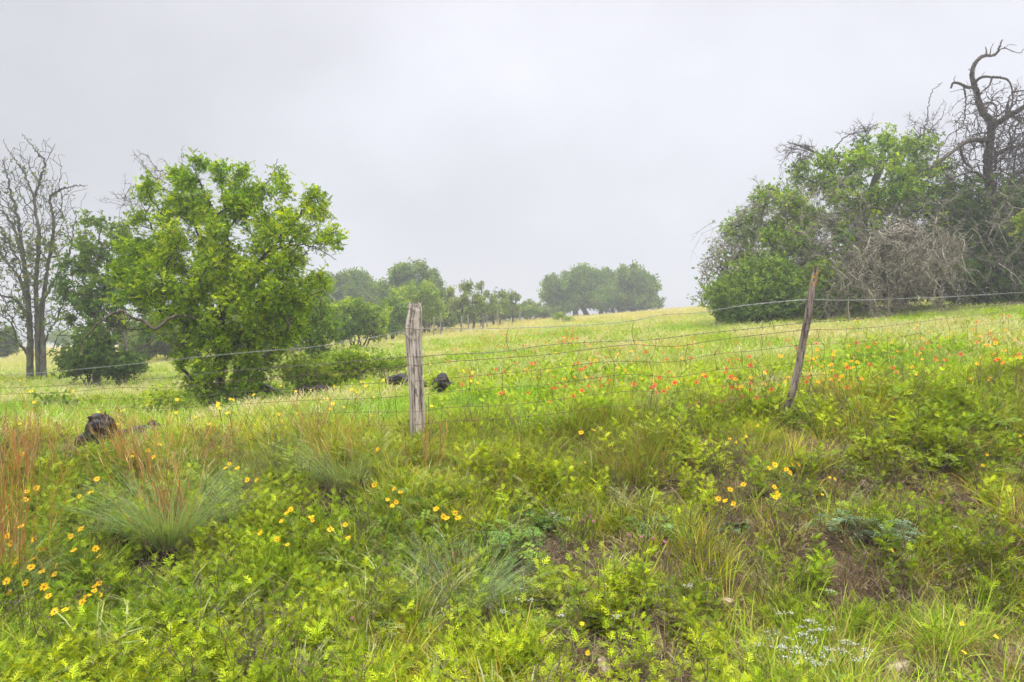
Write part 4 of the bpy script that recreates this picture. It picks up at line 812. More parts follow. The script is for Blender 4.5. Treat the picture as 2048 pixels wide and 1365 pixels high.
def cracked(mb, P, r, n_=40, sub=14, seed=0, groove=.28, cols=None, flat=1.0):
    """a split cedar post: real grooves run down it, the top is jagged and dark"""
    C = catmull(P, sub); m_ = len(C); rc = np.interp(np.linspace(0, len(P) - 1, m_), np.arange(len(P)), r)
    th = np.arange(n_) / n_ * 2 * math.pi; zz = np.linspace(0, 1, m_)[:, None] * len(P); tt = th[None] + .25 * (fbm(zz * 1.2, 0 * zz, seed + 3) - .5)
    cx_ = np.cos(tt) * 2.2 + 5; cy_ = np.sin(tt) * 2.2 + 5
    g = fbm(cx_ + zz * .08, cy_ + zz * .05, seed, 3); ridge = np.abs(g - .5) * 2; gr = np.clip(1 - ridge / .16, 0, 1)
    lump = fbm(cx_ * .5, cy_ * .5 + zz * .6, seed + 9, 3) - .5; fine = fbm(cx_ * 2.5, cy_ * 2.5 + zz * .6, seed + 5, 3) - .5
    k = (1 - groove * gr + .28 * lump + .10 * fine)
    T = np.gradient(C, axis=0); T /= np.linalg.norm(T, axis=1)[:, None]; A = np.cross(T, [0, 1., 0]); A /= np.linalg.norm(A, axis=1)[:, None]; B = np.cross(A, T)
    V = C[:, None] + (rc[:, None] * k)[..., None] * (np.cos(th)[None, :, None] * A[:, None] + flat * np.sin(th)[None, :, None] * B[:, None])
    jag = fbm(np.cos(th) * 3 + 9, np.sin(th) * 3 + 9, seed + 20, 3); V[-1, :, 2] += (jag - .5) * rc[-1] * 1.0; V[-2, :, 2] += (jag - .5) * rc[-1] * .6
    col = np.ones((m_, n_, 3)) * (1 - .75 * gr[..., None]) * (.8 + .5 * fbm(cx_ * .8, cy_ * .8 + zz * .3, seed + 30))[..., None]
    kn = (fbm(cx_ * 4, cy_ * 4 + zz * 2.2, seed + 44, 2) > .74)[..., None]; col = np.where(kn, col * .3, col); col[-1] *= .35
    i = np.arange(m_ - 1)[:, None] * n_; j = np.arange(n_)[None]; j2 = (j + 1) % n_
    V = np.concatenate([V.reshape(-1, 3), [C[-1] - T[-1] * rc[-1] * .35]]); col = np.concatenate([col.reshape(-1, 3), [[.15, .12, .1]]])
    top = (m_ - 1) * n_; jj = np.arange(n_)
    mb.add(V, [np.stack([i + j, i + j2, i + n_ + j2, i + n_ + j], -1).reshape(-1, 4), np.stack([top + jj, top + (jj + 1) % n_, np.full(n_, m_ * n_)], 1)], col)
D1, D2 = 5.85, 5.95
fence = thing('wire_fence', 'old barbed and woven wire fence on two weathered wooden posts above the bank', 'fence', tuple(gat(830, D1)))
b1 = at(833, 892, D1); b1[2] = g1(b1[0], D1) - .12
mb = MB(); cracked(mb, [b1, at(834, 860, D1), at(833, 800, D1), at(831, 750, D1), at(828, 700, D1), at(827, 655, D1), at(830, 625, D1), at(829, 607, D1)], np.array([16, 15.5, 15, 15, 15.5, 15.5, 14, 13.2]) / F * D1, seed=4)
o = part('post', mb, M_POST1, fence); o['label'] = 'thick pale grey cracked cedar post'
b2 = at(1556, 850, D2); b2[2] = g1(b2[0], D2) - .12
mb = MB(); cracked(mb, [b2, at(1570, 825, D2), at(1580, 798, D2), at(1592, 755, D2), at(1601, 715, D2), at(1606, 685, D2), at(1614, 645, D2), at(1621, 600, D2), at(1627, 565, D2), at(1633, 536, D2)], np.array([6, 7, 7.4, 7, 7.4, 7, 7.4, 8, 7.2, 5.5]) / F * D2, seed=12, flat=.7, n_=28)
o = part('post', mb, M_POST2, fence); o['label'] = 'thin dark leaning post with orange lichen at its top'
# wires: (px, py) knots -> metres, distance along the fence line
def dist(px): return np.interp(px, [-200, 0, 430, 835, 1612, 2048, 2300], [12.6, 10.6, 7.8, D1 - .09, D2 - .06, 9.6, 12.4])
def wire_path(kn, n_=400):
    kn = np.array(kn, float); C = catmull(kn, 14); u = np.linspace(C[0, 0], C[-1, 0], n_); v = np.interp(u, C[:, 0], C[:, 1])
    return np.array([at(a_, b_, dd) for a_, b_, dd in zip(u, v, dist(u))])
def resample(P, step):
    s = np.concatenate([[0], np.cumsum(np.linalg.norm(np.diff(P, axis=0), axis=1))]); q = np.arange(0, s[-1], step); return np.stack([np.interp(q, s, P[:, k]) for k in range(3)], 1)
def barbed(kn, seed, col):
    rng = np.random.default_rng(seed); P = resample(wire_path(kn), .012); mb = MB(); n_ = len(P); ph = np.arange(n_) * .55
    T = np.gradient(P, axis=0); T /= np.linalg.norm(T, axis=1)[:, None]; A = np.cross(T, [0, 0, 1.]); A /= np.linalg.norm(A, axis=1)[:, None]; B = np.cross(T, A)
    nz_ = np.array(col) * (.7 + .6 * fbm(np.arange(n_) * .03, np.zeros(n_), seed))[:, None]
    for s in (0, math.pi):
        Q = P + .0021 * (np.cos(ph + s)[:, None] * A + np.sin(ph + s)[:, None] * B); tube(mb, Q, .0017, 4, np.repeat(nz_, 4, 0), cap=False)
    k = 4
    while k < n_ - 3:
        for q in range(2):
            a_ = rng.uniform(0, 6.28); dd = (math.cos(a_) * A[k] + math.sin(a_) * B[k]) + T[k] * rng.normal(0, .3); tube(mb, np.array([P[k] - dd * .016, P[k] + dd * .016]), .0013, 3, col)
        tube(mb, P[k] + .0042 * np.array([math.cos(t_) * A[k] + math.sin(t_) * B[k] + T[k] * (.25 * t_ - .8) for t_ in np.linspace(0, 9, 14)]), .0013, 3, col)
        k += int(rng.integers(9, 12))
    return mb
WC = (.30, .28, .26); RUST = (.16, .10, .075)
K1 = [(-150, 762), (0, 751), (90, 745), (200, 735), (310, 724), (400, 714), (520, 703), (620, 695), (720, 680), (800, 664), (835, 659), (870, 657), (1000, 657), (1100, 654), (1200, 649), (1270, 641), (1330, 630), (1400, 626), (1470, 614), (1540, 606), (1617, 600), (1700, 601), (1800, 598), (1900, 594), (2000, 588), (2048, 585), (2200, 578)]
K2 = [(-150, 785), (0, 777), (100, 773), (200, 765), (330, 756), (430, 745), (560, 735), (700, 724), (780, 717), (835, 714), (900, 709), (1000, 704), (1100, 690), (1200, 684), (1300, 680), (1400, 668), (1500, 658), (1609, 646), (1700, 640), (1800, 628), (1900, 620), (2000, 611), (2048, 606), (2200, 600)]
K3 = [(-150, 800), (0, 789), (120, 786), (230, 776), (330, 776), (430, 766), (600, 752), (720, 742), (835, 731), (900, 724), (1000, 717), (1100, 709), (1200, 696), (1265, 690), (1350, 693), (1430, 681), (1520, 670), (1606, 661), (1680, 659), (1760, 654), (1880, 639), (2000, 625), (2048, 618), (2200, 612)]
part('barbed_strand', barbed(K1, 1, (.34, .34, .33)), M_WIRE, fence)
part('barbed_strand', barbed(K2, 2, (.20, .17, .15)), M_WIRE, fence)
def ofs(K, rows_at):          # lower lines of the woven wire follow the one above
    px = [-150, 0, 430, 835, 1612, 2048, 2200]; return [(a_, b_ + np.interp(a_, px, rows_at)) for a_, b_ in K]
net = MB(); rw = np.random.default_rng(5)
H = [K3] + [[(a_, b_ + rw.normal(0, 1.6)) for a_, b_ in ofs(K3, [15 * k, 16.5 * k, 23 * k, 30 * k, 31 * k, 19 * k, 17 * k])] for k in (1, 2, 3, 4, 5)]
HP = [wire_path(k) for k in H]
for k, P in enumerate(HP): tube(net, P, .0024 if k == 0 else .0019, 4, RUST, cap=False)
s = np.concatenate([[0], np.cumsum(np.linalg.norm(np.diff(HP[0], axis=0), axis=1))]); x_ = .1
while x_ < s[-1]:
    i = int(np.searchsorted(s, x_)); i = min(i, len(HP[0]) - 1); P = []
    for k, Q in enumerate(HP):
        ii = int(np.clip(i + rw.normal(0, 1.2) - k * .7, 0, len(Q) - 1)); P.append(Q[ii] + [0, 0, 0])
        if k < len(HP) - 1: nx = HP[k + 1][ii]; P.append((Q[ii] + nx) / 2 + [rw.normal(0, .012), rw.normal(0, .006), 0])
    if rw.random() < .18: P = P[:rw.integers(4, 9)]
    tube(net, np.array(P), .0019, 4, RUST)
    for k in range(0, len(P), 2): tube(net, P[k] + np.array([[-.006, 0, 0], [0, -.003, .004], [.006, 0, 0]]), .0026, 4, RUST)
    x_ += rw.uniform(.28, .34)
part('woven_wire', net, M_WIRE, fence)
for (px, y0, y1) in ((1017, 657, 704), (1268, 641, 690), (230, 776, 800), (1547, 606, 660), (1950, 590, 622)): 
    q = catmull([at(px, y0, dist(px)), at(px - 4, (y0 + y1) / 2, dist(px) - .01), at(px + 2, y1, dist(px))], 6); st = MB(); tube(st, q, .0022, 4, RUST); part('tie_wire', st, M_WIRE, fence)
for d_, px, pys in ((D1 - .1, 829, (659, 714, 731)), (D2 - .07, 1612, (600, 646, 661))):
    for py in pys:
        c = at(px + (1605 - 1612 if py > 640 and px > 1000 else 0), py, d_ + .1); t_ = np.linspace(0, 6.28, 22); rr = .082 if px < 1000 else .05
        st = MB(); tube(st, c + np.stack([np.cos(t_) * rr, np.sin(t_) * rr, .006 * np.sin(t_ * 2)], 1), .0018, 4, RUST); part('wire_loop', st, M_WIRE, fence)
# loose strand with a coil, lying right of the leaning post
c0 = at(1693, 798, 6.4); lw = thing('loose_wire', 'loose barbed strand ending in a small coil, right of the leaning post foot', 'wire', tuple(c0))
mb = MB(); P = catmull([at(1590, 826, 6.0), at(1620, 819, 6.05), at(1650, 812, 6.15), at(1680, 807, 6.3), at(1700, 803, 6.4), at(1712, 795, 6.5)], 10); tube(mb, P, .0028, 4, (.08, .06, .05))
for k in range(2, len(P) - 1, 5): tube(mb, np.array([P[k] - [.006, 0, .014], P[k] + [.006, 0, .014]]), .0014, 3, (.08, .06, .05))
t_ = np.linspace(0, 6.28 * 3, 60); mb2 = MB(); tube(mb2, c0 + np.stack([np.cos(t_) * (.028 + .004 * np.sin(t_ * .7)), .004 * t_ / 3, np.sin(t_) * (.030 + .003 * np.cos(t_ * 1.3))], 1), .0024, 4, (.07, .055, .05))
part('strand', mb, M_WIRE, lw); part('coil', mb2, M_WIRE, lw)
# far fence, running away up the slope
FP = [(590, 27, 62), (618, 29, 60), (685, 33, 34), (773, 40, 42), (868, 44, 32), (882, 45, 40), (921, 47, 26), (937, 48, 34), (966, 51, 36), (975, 52, 34), (996, 55, 34), (1001, 56, 20), (1040, 66, 20), (1082, 76, 18), (1101, 82, 16), (1232, 95, 16)]
ff = thing('far_fence', 'far wire fence of thin grey stakes climbing the slope behind the weathered post', 'fence', tuple(gat(773, 40)))
r_ = np.random.default_rng(8); tops = []
for px, d_, h_ in FP:
    g = gat(px, d_); hh = 1.45 * r_.uniform(.85, 1.12); tp_ = g + [r_.normal(0, .06), 0, hh]; tops.append(tp_); mb = MB(); tube(mb, wiggle(catmull([g - [0, 0, .2], (g + tp_) / 2 + r_.normal(0, .03, 3), tp_], 5), .01, r_), np.linspace(.07, .05, 11) * r_.uniform(.7, 1.25), 7, (1, 1, 1), rough=.25, seed=int(px)); part('post', mb, M_POST3, ff)
mb = MB()
for f_ in (.1, .45, .8):
    Q = np.array([t__ - [0, 0, f_ * 1.2] for t__ in sorted(tops, key=lambda q: q[1])]); tube(mb, Q, .004, 3, RUST)
part('wire', mb, M_WIRE, ff)
g = gat(250, 17.5); mb = MB(); tube(mb, wiggle(catmull([g - [0, 0, .1], at(251, 715, 17.5), at(250, 690, 17.5), at(248, 665, 17.5)], 5), .012, r_), np.linspace(.05, .028, 16), 8, (.7, .65, .6), rough=.3)
whole('crooked_stake', mb, M_POST3, tuple(g), label='crooked grey stake standing alone between the dark leafy tree and the near tree', cat='stake')

# ------------------------------------------------------------------ charred logs and stones
M_CHAR = None
m, n, l, p = nmat('charred_wood'); t = n.new('ShaderNodeTexCoord'); nz = n.new('ShaderNodeTexVoronoi'); nz.inputs['Scale'].default_value = 16; l.new(t.outputs['Object'], nz.inputs[0])
nn_ = n.new('ShaderNodeTexNoise'); nn_.inputs['Scale'].default_value = 25; nn_.inputs['Detail'].default_value = 6; l.new(t.outputs['Object'], nn_.inputs[0])
r = n.new('ShaderNodeValToRGB'); r.color_ramp.elements[0].color = (.008, .006, .006, 1); r.color_ramp.elements[1].color = (.05, .04, .035, 1); r.color_ramp.elements[0].position = .4; l.new(nn_.outputs[0], r.inputs[0]); l.new(r.outputs[0], p.inputs['Base Color']); p.inputs['Roughness'].default_value = .6
b = n.new('ShaderNodeBump'); b.inputs['Strength'].default_value = .8; b.inputs['Distance'].default_value = .03; l.new(nz.outputs[0], b.inputs['Height']); l.new(b.outputs[0], p.inputs['Normal']); M_CHAR = m
def log(label, P, r, seed, amp=.5, name='charred_log', cat='log'):
    P = np.array(P); C = catmull(P, 8); m_ = len(C); n_ = 22; rc = np.interp(np.linspace(0, len(P) - 1, m_), np.arange(len(P)), r)
    T = np.gradient(C, axis=0); T /= np.linalg.norm(T, axis=1)[:, None]; up = np.array([0, 0, 1.]) if abs(T[:, 2]).mean() < .7 else np.array([0, 1., 0]); A = np.cross(T, up); A /= np.linalg.norm(A, axis=1)[:, None]; B = np.cross(A, T)
    th = np.arange(n_) / n_ * 6.2832; zz = np.arange(m_)[:, None] * .35
    k = 1 + amp * (fbm(np.cos(th)[None] * 1.6 + 7 + zz * .4, np.sin(th)[None] * 1.6 + 7 + zz, seed, 4) - .5) * 2 + .35 * amp * (np.floor(fbm(np.cos(th)[None] * 2.5 + 3 + zz, np.sin(th)[None] * 2.5 + 3 - zz, seed + 50, 2) * 5) / 5 - .5)
    k[0] *= .5; k[-1] *= .45
    V = C[:, None] + (rc[:, None] * k)[..., None] * (np.cos(th)[None, :, None] * A[:, None] + np.sin(th)[None, :, None] * B[:, None])
    i = np.arange(m_ - 1)[:, None] * n_; j = np.arange(n_)[None]; j2 = (j + 1) % n_; mb = MB()
    mb.add(V.reshape(-1, 3), [np.stack([i + j, i + j2, i + n_ + j2, i + n_ + j], -1).reshape(-1, 4), np.arange(n_)[None, ::-1], (m_ - 1) * n_ + np.arange(n_)[None]])
    rs_ = np.random.default_rng(seed + 70)
    for q in range(14):                      # burnt splinters lying along the surface
        a_ = rs_.integers(2, m_ - 2); th_ = rs_.uniform(0, 6.28); dn = math.cos(th_) * A[a_] + math.sin(th_) * B[a_]; p0 = C[a_] + dn * rc[a_] * .75; dd = T[a_] * rs_.choice([-1, 1]) + dn * rs_.uniform(0, .25)
        L_ = rc[a_] * rs_.uniform(.6, 1.1); tube(mb, np.array([p0 - dd * L_ * .6, p0 + dd * L_ * .2, p0 + dd * L_ * .8]), rc[a_] * np.array([.30, .30, .10]) * rs_.uniform(.6, 1.2), 5)
    return whole(name, mb, M_CHAR, tuple(P[0]), smooth=False, label=label, cat=cat)
def lp(base, pts):
    d = hit(*base)[1]; return [at(px, py, d + (q[0] if q else 0)) for px, py, *q in pts]
log('black charred stump chunk standing behind the orange grass at left', lp((200, 893), [(180, 900), (188, 876, .03), (200, 850), (205, 828)]), [.12, .13, .11, .06], 1, .8, 'charred_stump', 'stump')
log('charred log trailing right from the black stump chunk', lp((270, 885), [(215, 890), (245, 878, .1), (285, 868, .2), (335, 862, .3)]), [.09, .11, .08, .04], 2, .8)
log('upright charred root chunk left of the near tree trunk', lp((318, 868), [(345, 878), (325, 864), (306, 852), (300, 842)]), [.06, .06, .05, .03], 3, .8, 'charred_root', 'root')
log('grey-black log leaning out from the right foot of the near tree', lp((525, 800), [(478, 762), (520, 772), (555, 788), (580, 800)]), [.07, .08, .08, .05], 4, .4)
log('short thick black log in the grass midway between the near tree and the weathered post', lp((625, 797), [(585, 788), (610, 783), (640, 782), (668, 780)]), [.06, .10, .09, .04], 5, .8)
log('charred log passing behind the weathered post', lp((820, 778), [(770, 762), (800, 760), (830, 768), (860, 770)]), [.05, .08, .07, .04], 6, .8)
log('small peaked black stump just right of the weathered post', lp((885, 784), [(868, 786), (878, 777), (888, 770), (906, 782)]), [.05, .11, .13, .05], 7, .9, 'charred_stump', 'stump')
m, n, l, p = nmat('limestone'); t = n.new('ShaderNodeTexCoord'); nz = n.new('ShaderNodeTexNoise'); nz.inputs['Scale'].default_value = 18; nz.inputs['Detail'].default_value = 8; l.new(t.outputs['Object'], nz.inputs[0])
r = n.new('ShaderNodeValToRGB'); r.color_ramp.elements[0].color = (.22, .16, .10, 1); r.color_ramp.elements[1].color = (.52, .44, .32, 1); r.color_ramp.elements[0].position = .35; r.color_ramp.elements[1].position = .65; l.new(nz.outputs[0], r.inputs[0]); l.new(r.outputs[0], p.inputs['Base Color']); p.inputs['Roughness'].default_value = .9
b = n.new('ShaderNodeBump'); b.inputs['Strength'].default_value = .6; b.inputs['Distance'].default_value = .01; l.new(nz.outputs[0], b.inputs['Height']); l.new(b.outputs[0], p.inputs['Normal']); M_STONE = m
def stone(px, py, s, seed, label):
    import bmesh
    c = hit(px, py, .02); bm = bmesh.new(); bmesh.ops.create_icosphere(bm, subdivisions=3, radius=1); rr = np.random.default_rng(seed); pl_ = rr.normal(0, 1, (9, 3)); pl_ /= np.linalg.norm(pl_, axis=1)[:, None]; off = rr.uniform(.55, .85, 9)
    for v in bm.verts:
        q = np.array(v.co)
        for a_, o_ in zip(pl_, off):
            e_ = q @ a_ - o_
            if e_ > 0: q = q - a_ * e_
        q *= 1 + .12 * (fbm(np.array([q[0] * 3 + 9]), np.array([q[1] * 3 + q[2] * 2 + 9]), seed)[0] - .5); v.co = q * [s, s * .8, s * .6]
    me = bpy.data.meshes.new('stone'); bm.to_mesh(me); bm.free(); me.materials.append(M_STONE); o = link('stone', me, None, tuple(c + np.array([0, -.03, .01]))); o.rotation_euler = (.3, .2, rr.uniform(0, 6)); tag(o, label, 'stone')
stone(1725, 972, .07, 1, 'angular tan stone on the bare earth patch right of the yellow daisies')
stone(1815, 1118, .065, 2, 'lumpy pinkish stone half buried near the right edge, below the blue-green mimosa')
stone(1452, 1205, .05, 3, 'small tan stone left of the white flower patch')
stone(1795, 1335, .075, 4, 'pale stone at the bottom of the bank, right of the white flower patch')
stone(2005, 1322, .04, 5, 'small brown stone at the bottom right corner')
stone(1205, 1330, .05, 6, 'flat brown stone on the bare earth at the bottom centre')

# ------------------------------------------------------------------ bunch grasses
BLUE = [(.24, .36, .17), (.31, .43, .22), (.19, .29, .10), (.36, .47, .26), (.30, .40, .10)]
ORG = [(.52, .28, .09), (.44, .20, .06), (.58, .40, .18), (.40, .22, .09)]; BRN = [(.32, .20, .11), (.24, .13, .08), (.40, .30, .16), (.22, .26, .07)]
def stems(mb, c, n_, h, lean, cols, rng, wd=.0021, bias=(0, 0)):
    for k in range(n_):
        a = rng.uniform(0, 6.28); l_ = rng.uniform(.05, 1) * lean * 1.35; d_ = np.array([math.cos(a) * l_ + bias[0], math.sin(a) * l_ + bias[1], 1]); d_ /= np.linalg.norm(d_); H_ = h * rng.uniform(.6, 1.15); s_ = rng.normal(0, .09, 2)
        P = np.array([[c[0] + s_[0], c[1] + s_[1], c[2]]]) + d_ * (np.linspace(0, 1, 7)[:, None] * H_); P[:, 2] -= np.linspace(0, 1, 7) ** 2.5 * H_ * rng.uniform(0, .12); P[:, :2] += d_[:2] * (np.linspace(0, 1, 7)[:, None] ** 2) * H_ * .15
        col = np.array(cols[rng.integers(len(cols))]) * rng.uniform(.8, 1.2); tube(mb, P, wd * np.array([1, 1, .9, .8, .7, .6, .3]), 3, col)
        for q in range(2, 6):                      # clinging dry leaves
            if rng.random() < .7:
                e_ = d_ + rng.normal(0, .22, 3); v, f = leaf4(P[q], e_, rng.normal(0, 1, 3), H_ * .16, .005); mb.add(v, f, col * 1.1)
def bunch(px, py, label, nb, h, spread, cols, sn_=0, sh=.7, slean=.3, scol=ORG, seed=1, droop=1.0, lean=1.1, wd=.0016, bias=(0, 0)):
    c = hit(px, py); rng = np.random.default_rng(seed); o = thing('bunchgrass', label, 'grass clump', tuple(c), 'bunchgrass clumps on the bank')
    if nb:
        mb = MB(); tuft(mb, nb, h, spread, wd, cols, rng, segs=6, lean=lean, droop=droop, base=c - [0, 0, .02]); part('blades', mb, M_BLADE, o)
    if sn_: mb = MB(); stems(mb, c - [0, 0, .02], sn_, sh, slean, scol, rng, bias=bias); part('dry_stems', mb, M_DRY, o)
bunch(340, 1085, 'large arching blue-green grass clump with leaning orange stems, left of centre on the bank', 1100, .58, .15, BLUE, 52, .9, .32, seed=1, bias=(-.12, 0))
bunch(690, 975, 'dense blue-green grass clump just left of the weathered post', 900, .50, .12, BLUE, 26, .75, .6, seed=2, bias=(-.3, 0))
bunch(838, 975, 'green grass clump with upright rusty stems at the foot of the weathered post', 330, .34, .06, BLUE + GR, 34, .62, .15, seed=3, scol=BRN + ORG)
bunch(925, 1225, 'fine blue-green grass clump low on the bank below the weathered post', 800, .42, .09, BLUE, 24, .42, .25, seed=4, scol=BRN)
bunch(5, 1190, 'tall stand of orange stems with blue-green blades at the left edge', 420, .42, .10, BLUE, 70, 1.1, .16, seed=5)
bunch(1030, 1000, 'loose brown and green grass clump right of the weathered post', 420, .40, .12, GR + BRN, 30, .42, .5, seed=6, scol=BRN)
bunch(60, 985, 'thin group of orange stems left of the large arching clump', 140, .3, .08, GR, 50, .68, .2, seed=7)
bunch(270, 985, 'fan of orange stems leaning left in front of the black stump', 120, .3, .08, GR, 56, .72, .25, seed=8, bias=(-.22, 0))
bunch(420, 960, 'fan of orange stems below the near tree trunk', 120, .3, .08, GR, 40, .62, .35, seed=9)
bunch(120, 1190, 'low blue-green clump among the yellow daisies at left', 300, .30, .08, BLUE, 6, .4, .4, seed=10)
bunch(1240, 950, 'green and rusty grass clump midway between the two posts', 360, .32, .12, GR + BRN, 14, .36, .5, seed=11, scol=BRN)
bunch(540, 1320, 'low clump of rusty grass near the bottom left of centre', 320, .20, .08, BRN + ORG + GR, 0, seed=12, droop=1.1)
bunch(870, 1300, 'low clump of mixed green and rusty grass at the bottom centre', 300, .20, .07, GR + BRN, 0, seed=13)
bunch(1310, 1040, 'bright green fine grass clump in the middle of the bank', 320, .20, .07, GR, 0, seed=14, lean=.45, droop=.3)
bunch(1900, 1290, 'bright green upright grass clump near the bottom right', 420, .24, .12, GR + [(.3, .42, .05)], 6, .3, .3, seed=15, lean=.4, scol=TAN)
bunch(2020, 1180, 'pale arching grass clump at the right edge', 260, .30, .07, GR + TAN, 6, .35, .3, seed=16)
bunch(1650, 985, 'rusty tinged grass clump left of the angular tan stone', 160, .20, .06, GR + BRN, 8, .25, .4, seed=17, scol=BRN)
bunch(1780, 1040, 'bright green arching grass clump below the angular tan stone', 220, .20, .06, GR, 0, seed=18)
bunch(640, 900, 'leaning clump of tan stems in front of the fence left of the weathered post', 80, .3, .08, GR, 30, .6, .5, seed=19, bias=(-.25, 0), scol=ORG + TAN)

# ------------------------------------------------------------------ flowers
YEL = (.86, .50, .012); YEL2 = (.90, .60, .02)
def flower_head(mb_p, mb_c, c, nrm, r, npet, pc, cc, rng, tipc=None, conic=.15):
    nrm = nrm / np.linalg.norm(nrm); a_ = np.cross(nrm, [0, 1, .1]); a_ /= np.linalg.norm(a_); b_ = np.cross(nrm, a_)
    for k in range(npet):
        t_ = k * 6.2832 / npet + rng.normal(0, .08); d_ = math.cos(t_) * a_ + math.sin(t_) * b_ + nrm * rng.normal(conic, .12); s_ = np.cross(nrm, d_); s_ /= np.linalg.norm(s_); L_ = r * rng.uniform(.88, 1.08)
        V = np.array([c + d_ * r * .15, c + d_ * L_ * .55 + s_ * r * .19, c + d_ * L_ * .95 + s_ * r * .14, c + d_ * L_ * 1.0, c + d_ * L_ * .95 - s_ * r * .14, c + d_ * L_ * .55 - s_ * r * .19])
        col = np.repeat([np.array(pc) * rng.uniform(.9, 1.1)], 6, 0)
        if tipc is not None: col[2:5] = tipc
        mb_p.add(V, np.array([[0, 1, 2, 3], [0, 3, 4, 5]]), col)
    th = np.arange(8) / 8 * 6.2832; rc = r * .26
    ring = c + rc * (np.cos(th)[:, None] * a_ + np.sin(th)[:, None] * b_); ring2 = c + nrm * rc * .55 + rc * .65 * (np.cos(th)[:, None] * a_ + np.sin(th)[:, None] * b_)
    V = np.concatenate([ring, ring2, [c + nrm * rc * .8]]); j = np.arange(8); j2 = (j + 1) % 8
    mb_c.add(V, [np.stack([j, j2, j2 + 8, j + 8], 1), np.stack([j + 8, j2 + 8, np.full(8, 16)], 1)], cc)
DAISY = []
for (sc, ox, oy, L4) in ((2.65, 0, 850, [(195,335),(143,355),(133,397),(515,287),(480,360),(422,380),(702,168),(785,138),(815,172),(845,103),(1195,230),(1215,208),(1257,230),(1310,293),(1360,293),(110,540),(430,552),(375,592),(40,590),(60,628),(180,607),(217,660),(85,720),(75,740),(165,755),(102,792),(222,778),(300,748),(290,793),(393,665),(507,657),(525,697),(35,830),(52,890),(133,840),(233,858),(258,908),(290,990),(345,980),(437,940),(465,907),(500,880),(527,905),(505,855),(528,838),(1540,450),(1520,470),(1490,512),(1380,575),(1470,607),(1523,635),(1650,490),(1655,505),(1830,530),(1750,555),(1845,600),(172,713),(118,155)]),
    (2.65, 700, 850, [(131,320),(235,340),(268,357),(198,397),(245,410),(225,430),(457,447),(557,467),(495,485),(515,497),(573,493),(147,130),(1225,42),(1290,28)]),
    (2.65, 1350, 850, [(230,392),(268,403),(292,343),(310,420),(363,318),(530,212),(498,230),(590,237),(617,208),(655,212),(610,257),(527,330),(543,367),(532,385)])):
    DAISY += [(ox + a_ / sc, oy + b_ / sc) for a_, b_ in L4]
SMALL = [(1350 + a_ / 2.65, 850 + b_ / 2.65) for a_, b_ in [(378,62),(820,280),(847,287),(322,93),(440,5),(1150,665),(1702,1123),(1522,1055),(1720,112),(1655,160),(1632,215),(1530,1205),(780,370),(1828,58),(290,75)]] + [(1175, 1306), (1164, 1248), (1170, 926)]
rf = np.random.default_rng(31)
protos_f = []
def daisy_at(P, r, h, label, group, name='daisy', pc=YEL, cc=(.32, .16, .02), npet=10, lean=.25):
    """one flower on its stem; the head centre is P"""
    q = P - np.array([rf.normal(0, lean * h), rf.normal(0, lean * h) + .02, 0]); q[2] = g1(q[0], q[1]) - .02
    o = thing(name, label, 'flower', tuple(q), group); ms = MB(); mp_ = MB(); mc = MB()
    tube(ms, catmull([q, (q + P) / 2 + [rf.normal(0, .01), rf.normal(0, .01), .01], P], 4), np.linspace(.0022, .0012, 9), 3, (.14, .24, .04))
    for k in range(3):
        t_ = rf.uniform(.1, .7); v, f = leaf4(q + (P - q) * t_, np.array([rf.normal(), rf.normal(), .6]), np.array([0, 0, 1.]), .05, .014); ms.add(v, f, (.13, .25, .05))
    nr = np.array([rf.normal(0, .35), rf.uniform(-1.1, -.2), rf.uniform(.35, 1.1)]); flower_head(mp_, mc, P, nr, r, npet, pc, cc, rf)
    part('stem', ms, M_BLADE, o); part('petals', mp_, M_PETAL, o); part('disc', mc, M_PETAL, o); return o
for (px, py) in DAISY:
    P = hit(px, py, .28); side = 'at the left end of the bank' if px < 330 else ('left of centre on the bank' if px < 720 else ('on the bank below the weathered post' if px < 1100 else 'in the cluster right of centre on the bank'))
    daisy_at(P, .019 + rf.uniform(-.003, .004), .28, 'toothed yellow daisy with orange centre, ' + side, 'yellow daisies ' + side)
for (px, py) in SMALL:
    daisy_at(hit(px, py, .22), .013, .22, 'small single yellow flower low among the grass of the bank', 'small yellow flowers on the bank', 'small_flower', YEL2, (.6, .35, .02), 8)
# meadow flowers: one mesh each, a few pixels across
def mini(name, pc, cc, tipc, r, h, seed):
    rg_ = np.random.default_rng(seed); mb = MB(); lean = rg_.normal(0, .04, 2); top = np.array([lean[0], lean[1], h]); tube(mb, np.array([[0, 0, -.03], top * .5 + [.004, 0, 0], top]), .0018, 3, (.16, .22, .05))
    flower_head(mb, mb, top, np.array([rg_.normal(0, .3), rg_.uniform(-1.2, -.4), .8]), r, 9, pc, cc, rg_, tipc, .1); return mb.mesh(name, M_PETAL)
RED = [mini('firewheel', (.58, .06, .03), (.20, .03, .02), (.80, .22, .03) if k % 2 else (.68, .07, .03), .020, .25, 80 + k) for k in range(5)]
ORN = [mini('coreopsis', (.85, .42, .015), (.35, .10, .02), None, .017, .25, 90 + k) for k in range(5)]
YLW = [mini('yellow_wildflower', (.85, .62, .03), (.6, .35, .02), None, .018, .28, 100 + k) for k in range(3)]
